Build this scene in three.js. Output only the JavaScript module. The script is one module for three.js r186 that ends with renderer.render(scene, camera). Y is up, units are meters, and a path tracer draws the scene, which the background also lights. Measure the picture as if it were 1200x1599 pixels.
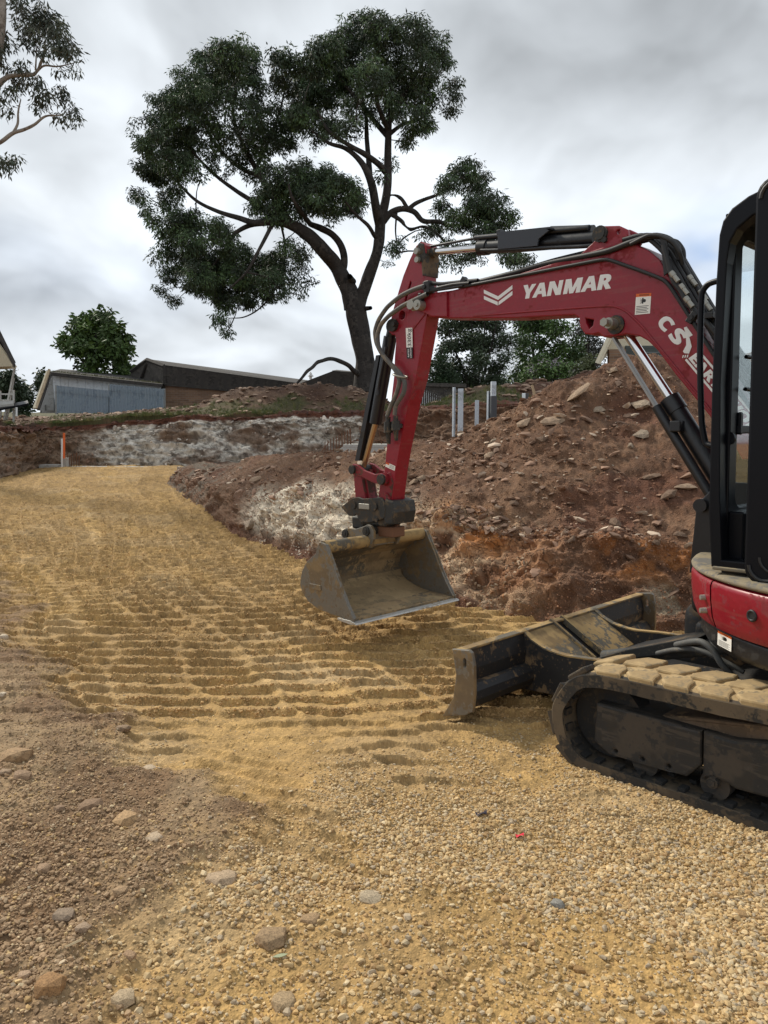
import * as THREE from 'three';
import { RoundedBoxGeometry } from 'three/addons/geometries/RoundedBoxGeometry.js';
import { TextGeometry } from 'three/addons/geometries/TextGeometry.js';
import { FontLoader } from 'three/addons/loaders/FontLoader.js';
import { ConvexGeometry } from 'three/addons/geometries/ConvexGeometry.js';
import { mergeGeometries } from 'three/addons/utils/BufferGeometryUtils.js';

// ---------------------------------------------------------------- camera, sky, sun, exposure
const scene = new THREE.Scene();
const EYE = 1.554, PITCH = THREE.MathUtils.degToRad(6.16), FPX = 1163;
const camera = new THREE.PerspectiveCamera(69.0, 0.75, 0.1, 900);
camera.position.set(0, EYE, 0);
camera.rotation.x = -PITCH;
const renderer = new THREE.WebGLRenderer({ antialias: true });
renderer.setSize(768, 1024);
renderer.toneMapping = THREE.LinearToneMapping;
renderer.toneMappingExposure = 1.44;
renderer.shadowMap.enabled = true;
const sun = new THREE.DirectionalLight(new THREE.Color(1, 0.93, 0.8), 2.6);
sun.position.set(-27, 34, -27);
sun.castShadow = true;
sun.shadow.radius = 14;
sun.shadow.mapSize.set(2048, 2048);
Object.assign(sun.shadow.camera, { left: -40, right: 40, top: 40, bottom: -40, near: 1, far: 140 });
scene.add(sun, sun.target);

// ---------------------------------------------------------------- noise
const fl = Math.floor, PI = Math.PI;
function h3(x, y, z) {
  let h = Math.imul(x, 374761393) ^ Math.imul(y, 668265263) ^ Math.imul(z, 2147483647 - 1640531527);
  h = Math.imul(h ^ (h >>> 13), 1274126177); h ^= h >>> 16;
  return (h >>> 0) / 4294967296;
}
const q5 = t => t * t * t * (t * (t * 6 - 15) + 10);
function vn2(x, y, s = 0, per = 0) {
  let ix = fl(x), iy = fl(y); const fx = q5(x - ix), fy = q5(y - iy);
  let jx = ix + 1, jy = iy + 1;
  if (per) { ix = ((ix % per) + per) % per; iy = ((iy % per) + per) % per; jx = ((jx % per) + per) % per; jy = ((jy % per) + per) % per; }
  const a = h3(ix, iy, s), b = h3(jx, iy, s), c = h3(ix, jy, s), d = h3(jx, jy, s);
  return a + (b - a) * fx + (c - a) * fy + (a - b - c + d) * fx * fy;
}
function vn3(x, y, z, s = 0) {
  const ix = fl(x), iy = fl(y), iz = fl(z), fx = q5(x - ix), fy = q5(y - iy), fz = q5(z - iz);
  const l = k => { const a = h3(ix, iy, k), b = h3(ix + 1, iy, k), c = h3(ix, iy + 1, k), d = h3(ix + 1, iy + 1, k); return a + (b - a) * fx + (c - a) * fy + (a - b - c + d) * fx * fy; };
  const z0 = iz * 131 + s * 7919, a = l(z0), b = l(z0 + 131);
  return a + (b - a) * fz;
}
function fbm2(x, y, o = 4, s = 0, per = 0) { let v = 0, a = 0.5, n = 0; for (let i = 0; i < o; i++) { v += a * vn2(x, y, s + i * 17, per); n += a; a *= 0.5; x *= 2; y *= 2; per *= 2; } return v / n; }
function fbm3(x, y, z, o = 4, s = 0) { let v = 0, a = 0.5, n = 0; for (let i = 0; i < o; i++) { v += a * vn3(x, y, z, s + i * 17); n += a; a *= 0.5; x *= 2.03; y *= 2.03; z *= 2.03; } return v / n; }
function ridge3(x, y, z, o = 3, s = 0) { let v = 0, a = 0.5, n = 0; for (let i = 0; i < o; i++) { v += a * (1 - Math.abs(2 * vn3(x, y, z, s + i * 17) - 1)); n += a; a *= 0.5; x *= 2.1; y *= 2.1; z *= 2.1; } return v / n; }
const sm = (a, b, x) => { const t = Math.min(1, Math.max(0, (x - a) / (b - a))); return t * t * (3 - 2 * t); };
const lerp = (a, b, t) => a + (b - a) * t;
const mix3 = (a, b, t) => [lerp(a[0], b[0], t), lerp(a[1], b[1], t), lerp(a[2], b[2], t)];
function rng(seed) { let s = seed >>> 0; return () => { s = (s + 0x6D2B79F5) >>> 0; let t = Math.imul(s ^ (s >>> 15), 1 | s); t = (t + Math.imul(t ^ (t >>> 7), 61 | t)) ^ t; return ((t ^ (t >>> 14)) >>> 0) / 4294967296; }; }
function tbl(t, x) { if (x <= t[0][0]) return t[0][1]; for (let i = 1; i < t.length; i++) if (x <= t[i][0]) return lerp(t[i - 1][1], t[i][1], (x - t[i - 1][0]) / (t[i][0] - t[i - 1][0])); return t[t.length - 1][1]; }
// a sight line of the survey: the point seen at photo column / row, D metres ahead
const cP = Math.cos(PITCH), sP = Math.sin(PITCH);
function at(px, py, D) { const x = (px - 600) / FPX, v = -(py - 799.5) / FPX, k = D / (cP + v * sP); return new THREE.Vector3(x * k, EYE + (v * cP - sP) * k, -D); }

// ---------------------------------------------------------------- sky (overcast, computed radiance)
{
  const W = 2048, H = 1024, d = new Float32Array(W * H * 4);
  for (let j = 0; j < H; j++) for (let i = 0; i < W; i++) {
    const el = ((j + 0.5) / H - 0.5) * PI, az = ((i + 0.5) / W - 0.5) * 2 * PI;
    const x = Math.cos(el) * Math.cos(az), y = Math.sin(el), z = Math.cos(el) * Math.sin(az);
    const yy = Math.max(y, 0), u = 1.5 * x / (yy + 0.42), v = 1.5 * z / (yy + 0.42);
    const w1 = fbm2(u * 0.9 + 3, v * 0.9 + 8, 3, 5), n = fbm2(u * 1.5 + w1 * 1.6, v * 1.5 - w1 * 1.2, 6, 11), m = fbm2(u * 0.7 + 20, v * 0.7, 3, 23);
    let L = 0.485 + 0.52 * (n - 0.5) + 0.26 * (m - 0.5) + 0.54 * (fbm2(u * 3.0 + w1 * 1.4, v * 3.0 + n * 1.4, 6, 15) - 0.5);
    L += 0.2 * Math.exp(-yy * 4.2);
    L = Math.max(0.25, Math.min(0.78, L));
    let c = [L * 0.925, L * 0.985, L * 1.045];
    const bl = sm(0.56, 0.75, fbm2(u * 1.1 + 41.3, v * 1.1 + 7.7, 4, 61)) * sm(0.08, 0.22, yy);
    c = mix3(c, [0.32, 0.46, 0.72], bl * 0.12);
    // the gap of blue between the clouds, low over the right of the site
    const dx = x - 0.41, dy = y - 0.215, dz = z + 0.887;
    const g = Math.exp(-(dx * dx / 0.004 + dy * dy / 0.0014 + dz * dz / 0.006)) * sm(0.3, 0.62, fbm2(u * 3, v * 3, 4, 77));
    c = mix3(c, [0.22, 0.36, 0.62], g * 0.95);
    if (y < 0) c = mix3(c, [0.2, 0.18, 0.15], sm(0, -0.05, y));
    const k = (j * W + i) * 4; d[k] = c[0]; d[k + 1] = c[1]; d[k + 2] = c[2]; d[k + 3] = 1;
  }
  const t = new THREE.DataTexture(d, W, H, THREE.RGBAFormat, THREE.FloatType);
  t.mapping = THREE.EquirectangularReflectionMapping; t.magFilter = t.minFilter = THREE.LinearFilter; t.needsUpdate = true;
  scene.background = t; scene.environment = t;
}

// ---------------------------------------------------------------- textures and materials
function dataTex(size, fn, srgb = true, rep = 1) {
  const d = new Uint8Array(size * size * 4), e = v => { v = Math.min(1, Math.max(0, v)); return 255 * (srgb ? (v <= 0.0031308 ? v * 12.92 : 1.055 * Math.pow(v, 1 / 2.4) - 0.055) : v); };
  for (let j = 0; j < size; j++) for (let i = 0; i < size; i++) { const c = fn(i / size, j / size), k = (j * size + i) * 4; d[k] = e(c[0]); d[k + 1] = e(c[1]); d[k + 2] = e(c[2]); d[k + 3] = 255; }
  const t = new THREE.DataTexture(d, size, size, THREE.RGBAFormat); if (srgb) t.colorSpace = THREE.SRGBColorSpace;
  t.wrapS = t.wrapT = THREE.RepeatWrapping; t.magFilter = THREE.LinearFilter; t.minFilter = THREE.LinearMipmapLinearFilter; t.generateMipmaps = true; t.repeat.set(rep, rep); t.needsUpdate = true;
  return t;
}
// grains: cells of a jittered lattice (tileable), returns [distance to nearest, cell id]
function worley(x, y, per, s) { const ix = fl(x), iy = fl(y); let b = 9, id = 0; for (let j = -1; j < 2; j++) for (let i = -1; i < 2; i++) { const cx = ((ix + i) % per + per) % per, cy = ((iy + j) % per + per) % per, a = h3(cx, cy, s), e = h3(cx, cy, s + 1), dx = ix + i + a - x, dy = iy + j + e - y, d = dx * dx + dy * dy; if (d < b) { b = d; id = h3(cx, cy, s + 2); } } return [Math.sqrt(b), id]; }
const soilMap = dataTex(1024, (u, v) => { const n = fbm2(u * 16, v * 16, 6, 3, 16), w = worley(u * 60, v * 60, 60, 9), w2 = worley(u * 150, v * 150, 150, 19); const g = 0.62 + 0.5 * (n - 0.5) + (w[0] < 0.42 ? 0.3 * (w[1] - 0.35) : 0) + (w2[0] < 0.45 ? 0.26 * (w2[1] - 0.5) : -0.06); return [g, g * 0.99, g * 0.97]; });
const soilBump = dataTex(1024, (u, v) => { const n = fbm2(u * 20, v * 20, 6, 33, 20), w = worley(u * 60, v * 60, 60, 9), w2 = worley(u * 150, v * 150, 150, 19); const g = 0.4 * n + 0.4 * Math.max(0, 0.5 - w[0]) * w[1] * 2 + 0.3 * Math.max(0, 0.5 - w2[0]); return [g, g, g]; }, false);
const rockMap = dataTex(1024, (u, v) => { const n = fbm2(u * 10, v * 22, 6, 43, 22 * 0 + 0) * 0 + fbm2(u * 12, v * 12, 6, 43, 12), r = 1 - Math.abs(2 * fbm2(u * 8, v * 8, 4, 53, 8) - 1), r2 = 1 - Math.abs(2 * fbm2(u * 20, v * 20, 3, 57, 20) - 1); const g = 0.62 + 0.55 * (n - 0.5) - 0.25 * sm(0.9, 1, r) - 0.18 * sm(0.9, 1, r2); return [g, g * 0.985, g * 0.96]; });
const M = {};
const std = (o) => new THREE.MeshStandardMaterial(Object.assign({ roughness: 0.9, metalness: 0, side: THREE.DoubleSide }, o));
M.pad = std({ vertexColors: true, map: soilMap, bumpMap: soilBump, bumpScale: 0.012, roughness: 0.95 });
M.soil = std({ vertexColors: true, map: soilMap, bumpMap: soilBump, bumpScale: 0.03, roughness: 0.97 });
M.cut = std({ vertexColors: true, map: rockMap, bumpMap: rockMap, bumpScale: 0.03, roughness: 0.95 });
M.peb = std({ roughness: 0.85, color: 0xffffff });
M.rock = std({ map: rockMap, bumpMap: rockMap, bumpScale: 0.01, color: new THREE.Color().setRGB(0.52, 0.4, 0.29) });
const rockM = (r, g, b, fine) => { const m = M.rock.clone(); m.color.setRGB(r, g, b); m.bumpScale = fine ? 0.0006 : 0.006; return m; };
function grime(seed, base, dirt, dirt2, cover, o = {}) {
  const map = dataTex(512, (u, v) => {
    const n = 0.62 * fbm2(u * 5, v * 5, 6, seed, 5) + 0.38 * fbm2(u * 22, v * 22, 5, seed + 3, 22), f = fbm2(u * 64, v * 64, 3, seed + 5, 64), k = fbm2(u * 9, v * 9, 4, seed + 9, 9);
        const t = sm(cover - 0.055, cover + 0.055, 1 - n + 0.35 * (f - 0.5));
    let c = mix3(base, mix3(dirt, dirt2, sm(0.4, 0.6, k)), 1 - t); if (o.streak) c = mix3(c, dirt, o.streak * sm(0.6, 0.7, fbm2(u * 5, v * 70, 3, seed + 21, 70)) * sm(0.4, 0.55, k));
    const sp = f > (o.speck || 0.78) ? 0.35 : 0; c = mix3(c, dirt, sp);
    const q = 0.88 + 0.24 * f; return [c[0] * q, c[1] * q, c[2] * q];
  });
  const rough = dataTex(512, (u, v) => { const n = 0.62 * fbm2(u * 5, v * 5, 6, seed, 5) + 0.38 * fbm2(u * 22, v * 22, 5, seed + 3, 22), f = fbm2(u * 64, v * 64, 3, seed + 5, 64); const t = sm(cover - 0.055, cover + 0.055, 1 - n + 0.35 * (f - 0.5)); const r = lerp(0.92, o.rough || 0.5, t) + 0.1 * (f - 0.5); return [r, r, r]; }, false);
  return std({ map, roughnessMap: rough, roughness: 1, metalness: o.metal || 0, bumpMap: o.bump ? map : null, bumpScale: o.bump || 0 });
}
// cover: high = mostly dirt, low = mostly clean
M.red = grime(101, [0.25, 0.006, 0.018], [0.24, 0.04, 0.04], [0.21, 0.018, 0.025], 0.36, { rough: 0.36, speck: 0.8, streak: 0.5 });
M.redDirty = grime(131, [0.2, 0.008, 0.016], [0.13, 0.055, 0.035], [0.08, 0.04, 0.03], 0.45, { rough: 0.5 });
M.black = grime(151, [0.011, 0.012, 0.015], [0.05, 0.043, 0.036], [0.03, 0.026, 0.022], 0.24, { rough: 0.36, speck: 0.9 });
M.cabBlack = new THREE.MeshPhysicalMaterial({ color: new THREE.Color().setRGB(0.005, 0.006, 0.009), roughness: 0.38, specularIntensity: 0.35, side: THREE.DoubleSide });
M.blackDirty = grime(171, [0.018, 0.018, 0.019], [0.19, 0.125, 0.065], [0.07, 0.05, 0.033], 0.42, { rough: 0.6, bump: 0.001 });
M.frame = grime(181, [0.02, 0.019, 0.018], [0.062, 0.05, 0.038], [0.036, 0.031, 0.025], 0.45, { rough: 0.7, bump: 0.002, streak: 0.7 });
M.mudFlat = grime(191, [0.1, 0.07, 0.045], [0.27, 0.18, 0.095], [0.14, 0.095, 0.06], 0.55, { rough: 0.95, bump: 0.004 });
M.bucketOut = grime(201, [0.16, 0.145, 0.12], [0.25, 0.175, 0.09], [0.18, 0.13, 0.075], 0.5, { rough: 0.45, metal: 0.2, bump: 0.002 });
M.bucketIn = grime(211, [0.12, 0.1, 0.07], [0.34, 0.235, 0.12], [0.22, 0.155, 0.085], 0.55, { rough: 0.8, bump: 0.003 });
M.tan = grime(221, [0.2, 0.15, 0.085], [0.35, 0.25, 0.13], [0.28, 0.2, 0.105], 0.54, { rough: 0.9, bump: 0.003 });
M.bladeTan = grime(226, [0.11, 0.095, 0.07], [0.36, 0.24, 0.1], [0.22, 0.145, 0.065], 0.55, { rough: 0.8, bump: 0.002 });
M.rubber = grime(231, [0.026, 0.024, 0.021], [0.115, 0.086, 0.054], [0.07, 0.054, 0.037], 0.48, { rough: 0.85, bump: 0.002 });
M.rubberDark = grime(241, [0.014, 0.014, 0.014], [0.05, 0.038, 0.026], [0.03, 0.024, 0.018], 0.4, { rough: 0.8 });
M.lugMud = grime(251, [0.22, 0.17, 0.1], [0.46, 0.33, 0.165], [0.34, 0.24, 0.12], 0.66, { rough: 0.95, bump: 0.004 });
M.hitch = grime(261, [0.035, 0.035, 0.033], [0.15, 0.11, 0.07], [0.08, 0.06, 0.042], 0.42, { rough: 0.6, metal: 0.3 });
M.worn = grime(271, [0.46, 0.45, 0.42], [0.32, 0.25, 0.16], [0.5, 0.47, 0.42], 0.35, { rough: 0.42, metal: 0.5 });
M.chrome = std({ color: new THREE.Color().setRGB(0.75, 0.75, 0.76), metalness: 1, roughness: 0.16 });
M.gold = std({ color: new THREE.Color().setRGB(0.5, 0.37, 0.23), metalness: 0.9, roughness: 0.3 });
M.pin = std({ color: new THREE.Color().setRGB(0.34, 0.33, 0.29), metalness: 0.55, roughness: 0.45 });
M.hose = std({ color: new THREE.Color().setRGB(0.014, 0.014, 0.015), roughness: 0.55 });
M.hoseGrey = grime(281, [0.09, 0.09, 0.085], [0.2, 0.17, 0.13], [0.12, 0.11, 0.095], 0.42, { rough: 0.7 });
M.greyBar = std({ color: new THREE.Color().setRGB(0.3, 0.3, 0.29), metalness: 0.6, roughness: 0.4 });
M.white = std({ color: new THREE.Color().setRGB(0.78, 0.78, 0.77), roughness: 0.5 });
M.glass = new THREE.MeshPhysicalMaterial({ transmission: 1, thickness: 0, roughness: 0.03, ior: 1.5, color: new THREE.Color().setRGB(0.9, 0.94, 0.94), side: THREE.DoubleSide });
M.mat = grime(291, [0.14, 0.13, 0.115], [0.27, 0.22, 0.14], [0.2, 0.17, 0.12], 0.5, { rough: 0.95, bump: 0.002 });
M.conc = grime(301, [0.44, 0.43, 0.4], [0.36, 0.32, 0.27], [0.4, 0.37, 0.33], 0.4, { rough: 0.95 });
M.galv = grime(311, [0.5, 0.56, 0.62], [0.42, 0.46, 0.5], [0.55, 0.6, 0.65], 0.4, { rough: 0.5, metal: 0.25 });
M.darkSteel = std({ color: new THREE.Color().setRGB(0.055, 0.06, 0.068), roughness: 0.6 });
M.rust = std({ color: new THREE.Color().setRGB(0.16, 0.075, 0.04), roughness: 0.9 });
M.timberDark = grime(321, [0.075, 0.068, 0.06], [0.045, 0.04, 0.036], [0.1, 0.088, 0.075], 0.5, { rough: 0.95 });
M.timber = grime(331, [0.42, 0.32, 0.2], [0.33, 0.25, 0.16], [0.46, 0.36, 0.24], 0.5, { rough: 0.95 });
M.cladBlue = grime(341, [0.24, 0.3, 0.36], [0.19, 0.24, 0.3], [0.28, 0.33, 0.38], 0.45, { rough: 0.6 });
M.cladLight = grime(351, [0.62, 0.66, 0.7], [0.5, 0.53, 0.56], [0.66, 0.7, 0.74], 0.4, { rough: 0.6 });
M.sheetGrey = grime(361, [0.3, 0.31, 0.31], [0.24, 0.24, 0.23], [0.34, 0.35, 0.35], 0.45, { rough: 0.7 });
M.roofDark = grime(371, [0.055, 0.05, 0.047], [0.035, 0.032, 0.03], [0.075, 0.066, 0.058], 0.5, { rough: 0.95 });
M.cream = grime(381, [0.66, 0.6, 0.45], [0.56, 0.5, 0.37], [0.7, 0.64, 0.49], 0.35, { rough: 0.7 });
M.greenDoor = std({ color: new THREE.Color().setRGB(0.05, 0.065, 0.06), roughness: 0.5 });
M.bark = grime(391, [0.036, 0.031, 0.028], [0.016, 0.014, 0.0125], [0.058, 0.05, 0.044], 0.5, { bump: 0.04, rough: 0.95 });
M.barkPale = grime(401, [0.26, 0.23, 0.2], [0.15, 0.12, 0.1], [0.32, 0.29, 0.26], 0.45, { bump: 0.01, rough: 0.95 });
M.orange = std({ color: new THREE.Color().setRGB(0.72, 0.14, 0.03), roughness: 0.7 });
{
  const bmap = dataTex(512, (u, v) => { const r = fl(v * 12), o = (r & 1) * 0.5, c = (u * 4 + o) % 1, q = (v * 12) % 1, id = h3(fl(u * 4 + o) % 4, r, 5), mo = c < 0.03 || q < 0.12; return mo ? [0.3, 0.26, 0.22] : mix3([0.2, 0.115, 0.075], [0.33, 0.2, 0.125], id); });
  M.brick = std({ map: bmap, bumpMap: bmap, bumpScale: 0.008 });
}

// ---------------------------------------------------------------- builders
const counts = {};
function numbered(n) { counts[n] = (counts[n] || 0) + 1; return counts[n] === 1 ? n : n + '_' + String(counts[n] - 1).padStart(3, '0'); }
function tag(o, label, category, group, kind) { if (label) o.userData.label = label; if (category) o.userData.category = category; if (group) o.userData.group = group; if (kind) o.userData.kind = kind; return o; }
function thing(name, label, category, group, pos) { const g = new THREE.Group(); g.name = numbered(name); if (pos) g.position.copy(pos); tag(g, label, category, group); scene.add(g); return g; }
function boxUV(g) {
  const p = g.attributes.position, n = p.count, uv = new Float32Array(n * 2), a = new THREE.Vector3(), b = new THREE.Vector3(), c = new THREE.Vector3(), e = new THREE.Vector3();
  for (let i = 0; i < n; i += 3) {
    a.fromBufferAttribute(p, i); b.fromBufferAttribute(p, i + 1); c.fromBufferAttribute(p, i + 2);
    e.subVectors(b, a).cross(c.clone().sub(a)); const x = Math.abs(e.x), y = Math.abs(e.y), z = Math.abs(e.z);
    [a, b, c].forEach((q, k) => { const m = (i + k) * 2; if (z >= x && z >= y) { uv[m] = q.x; uv[m + 1] = q.y; } else if (x >= y) { uv[m] = q.z; uv[m + 1] = q.y; } else { uv[m] = q.x; uv[m + 1] = q.z; } });
  }
  g.setAttribute('uv', new THREE.BufferAttribute(uv, 2)); return g;
}
function prep(g) { const r = g.index ? g.toNonIndexed() : g; for (const k of Object.keys(r.attributes)) if (!['position', 'normal'].includes(k)) r.deleteAttribute(k); r.clearGroups(); if (!r.attributes.normal) r.computeVertexNormals(); return boxUV(r); }
function part(name, geos, mat, parent, label) {
  geos = (Array.isArray(geos) ? geos : [geos]).map(prep);
  const m = new THREE.Mesh(geos.length > 1 ? mergeGeometries(geos) : geos[0], mat);
  m.name = parent === scene ? numbered(name) : name; m.castShadow = m.receiveShadow = true; if (label) m.userData.label = label; parent.add(m); return m;
}
const V2 = a => a.map(p => new THREE.Vector2(p[0], p[1]));
function plate(pts, z0, z1, bev = 0.004, holes = []) {
  const o = V2(pts), s = new THREE.Shape(THREE.ShapeUtils.area(o) < 0 ? o.reverse() : o); for (const h of holes) { const k = V2(h); s.holes.push(new THREE.Path(THREE.ShapeUtils.area(k) > 0 ? k.reverse() : k)); }
  const g = new THREE.ExtrudeGeometry(s, { depth: Math.max(0.0005, z1 - z0 - 2 * bev), bevelEnabled: bev > 0, bevelThickness: bev, bevelSize: bev, bevelOffset: -bev, bevelSegments: 2, curveSegments: 10 });
  return g.translate(0, 0, z0 + bev);
}
const circ = (x, y, r, n = 16) => Array.from({ length: n }, (_, i) => [x + r * Math.cos(i / n * 2 * PI), y + r * Math.sin(i / n * 2 * PI)]);
function rrect(x0, y0, x1, y1, r, n = 5) { const o = []; for (const [cx, cy, a] of [[x1 - r, y1 - r, 0], [x0 + r, y1 - r, 1], [x0 + r, y0 + r, 2], [x1 - r, y0 + r, 3]]) for (let i = 0; i <= n; i++) { const t = (a + i / n) * PI / 2; o.push([cx + r * Math.cos(t), cy + r * Math.sin(t)]); } return o; }
function box(x0, y0, z0, x1, y1, z1, r = 0.006) { const w = x1 - x0, h = y1 - y0, d = z1 - z0; r = Math.min(r, w / 2.2, h / 2.2, d / 2.2); return new RoundedBoxGeometry(w, h, d, 2, r).translate((x0 + x1) / 2, (y0 + y1) / 2, (z0 + z1) / 2); }
const V = p => p.isVector3 ? p : new THREE.Vector3(p[0], p[1], p[2]);
function cyl(a, b, r0, r1 = r0, n = 20) { a = V(a); b = V(b); const L = a.distanceTo(b), g = new THREE.CylinderGeometry(r1, r0, L, n); g.applyQuaternion(new THREE.Quaternion().setFromUnitVectors(new THREE.Vector3(0, 1, 0), b.clone().sub(a).normalize())); return g.translate((a.x + b.x) / 2, (a.y + b.y) / 2, (a.z + b.z) / 2); }
function pinZ(x, y, z0, z1, r, n = 20) { return cyl([x, y, z0], [x, y, z1], r, r, n); }
function tube(pts, r, n = 8, seg = 0, tension = 0.5) { return new THREE.TubeGeometry(new THREE.CatmullRomCurve3(pts.map(V), false, 'catmullrom', tension), seg || pts.length * 6, r, n); }
function bar(a, b, w, h = w) { a = V(a); b = V(b); const L = a.distanceTo(b), g = new THREE.BoxGeometry(w, L, h); g.applyQuaternion(new THREE.Quaternion().setFromUnitVectors(new THREE.Vector3(0, 1, 0), b.clone().sub(a).normalize())); return g.translate((a.x + b.x) / 2, (a.y + b.y) / 2, (a.z + b.z) / 2); }
function quadSlab(p, th) { // four points (any quad), thickness along its normal
  p = p.map(V); const n = p[1].clone().sub(p[0]).cross(p[3].clone().sub(p[0])).normalize().multiplyScalar(th / 2); const a = p.map(q => q.clone().add(n)), b = p.map(q => q.clone().sub(n));
  const out = []; const f = (A, B, C, D) => out.push(A, B, C, A, C, D);
  f(a[0], a[1], a[2], a[3]); f(b[3], b[2], b[1], b[0]); for (let i = 0; i < 4; i++) { const j = (i + 1) % 4; f(a[j], a[i], b[i], b[j]); }
  const g = new THREE.BufferGeometry().setFromPoints(out); g.computeVertexNormals(); return g;
}
function taper(pts, rad, n = 8, sub = 4, rough = 0, seed = 1) {
  const c = new THREE.CatmullRomCurve3(pts.map(V)), N = (pts.length - 1) * sub, P = [], idx = [], fr = c.computeFrenetFrames(N, false);
  for (let i = 0; i <= N; i++) { const t = i / N, q = c.getPoint(t), k = t * (rad.length - 1), a = fl(Math.min(k, rad.length - 1.001)), r = lerp(rad[a], rad[Math.min(a + 1, rad.length - 1)], k - a);
    for (let j = 0; j < n; j++) { const th = j / n * 2 * PI, rr = r * (1 + rough * (fbm3(q.x * 2 + Math.cos(th) * 2, q.y * 0.7, q.z * 2 + Math.sin(th) * 2, 3, seed) - 0.5)); const v = fr.normals[i].clone().multiplyScalar(Math.cos(th) * rr).addScaledVector(fr.binormals[i], Math.sin(th) * rr).add(q); P.push(v.x, v.y, v.z); } }
  for (let i = 0; i < N; i++) for (let j = 0; j < n; j++) { const a = i * n + j, b = i * n + (j + 1) % n; idx.push(a, a + n, b, b, a + n, b + n); }
  const g = new THREE.BufferGeometry(); g.setAttribute('position', new THREE.Float32BufferAttribute(P, 3)); g.setIndex(idx); g.computeVertexNormals(); return g;
}

// ---------------------------------------------------------------- the ground: gravel driveway and dirt verge
const edgeL = [[0.5, -1.05], [1.85, -0.8], [2.05, -0.62], [2.3, -0.42], [2.55, -0.4], [2.9, -0.55], [3.3, -1.05], [3.8, -1.35], [4.5, -1.95], [5.2, -2.55], [6, -3.05], [7, -3.7], [9, -4.9], [11, -6.1], [14, -8], [18, -9.9], [24, -12.2]];
const centre = [[1.5, 1.1], [3, 0.65], [5, -0.4], [8, -2.1], [12, -3.9], [16, -5.7], [22, -7.6]];
const padY = D => 0.47 * sm(8, 21, D);
const tread = []; { const R = rng(77); for (let k = 0; k < 9; k++) tread.push({ o: -2.6 + 5.2 * R(), a: (R() - 0.5) * 1.5, ph: R() * 9, w: 0.17 + 0.05 * R(), from: 5 + R() * 5, tone: R(), pitch: 0.19 + 0.03 * R(), sk: (R() - 0.5) * 0.4 }); }
const bent = [[4.2, -1.95, -0.2], [5.2, -2.75, -0.4], [6.1, -3.5, -0.6]];
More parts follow.
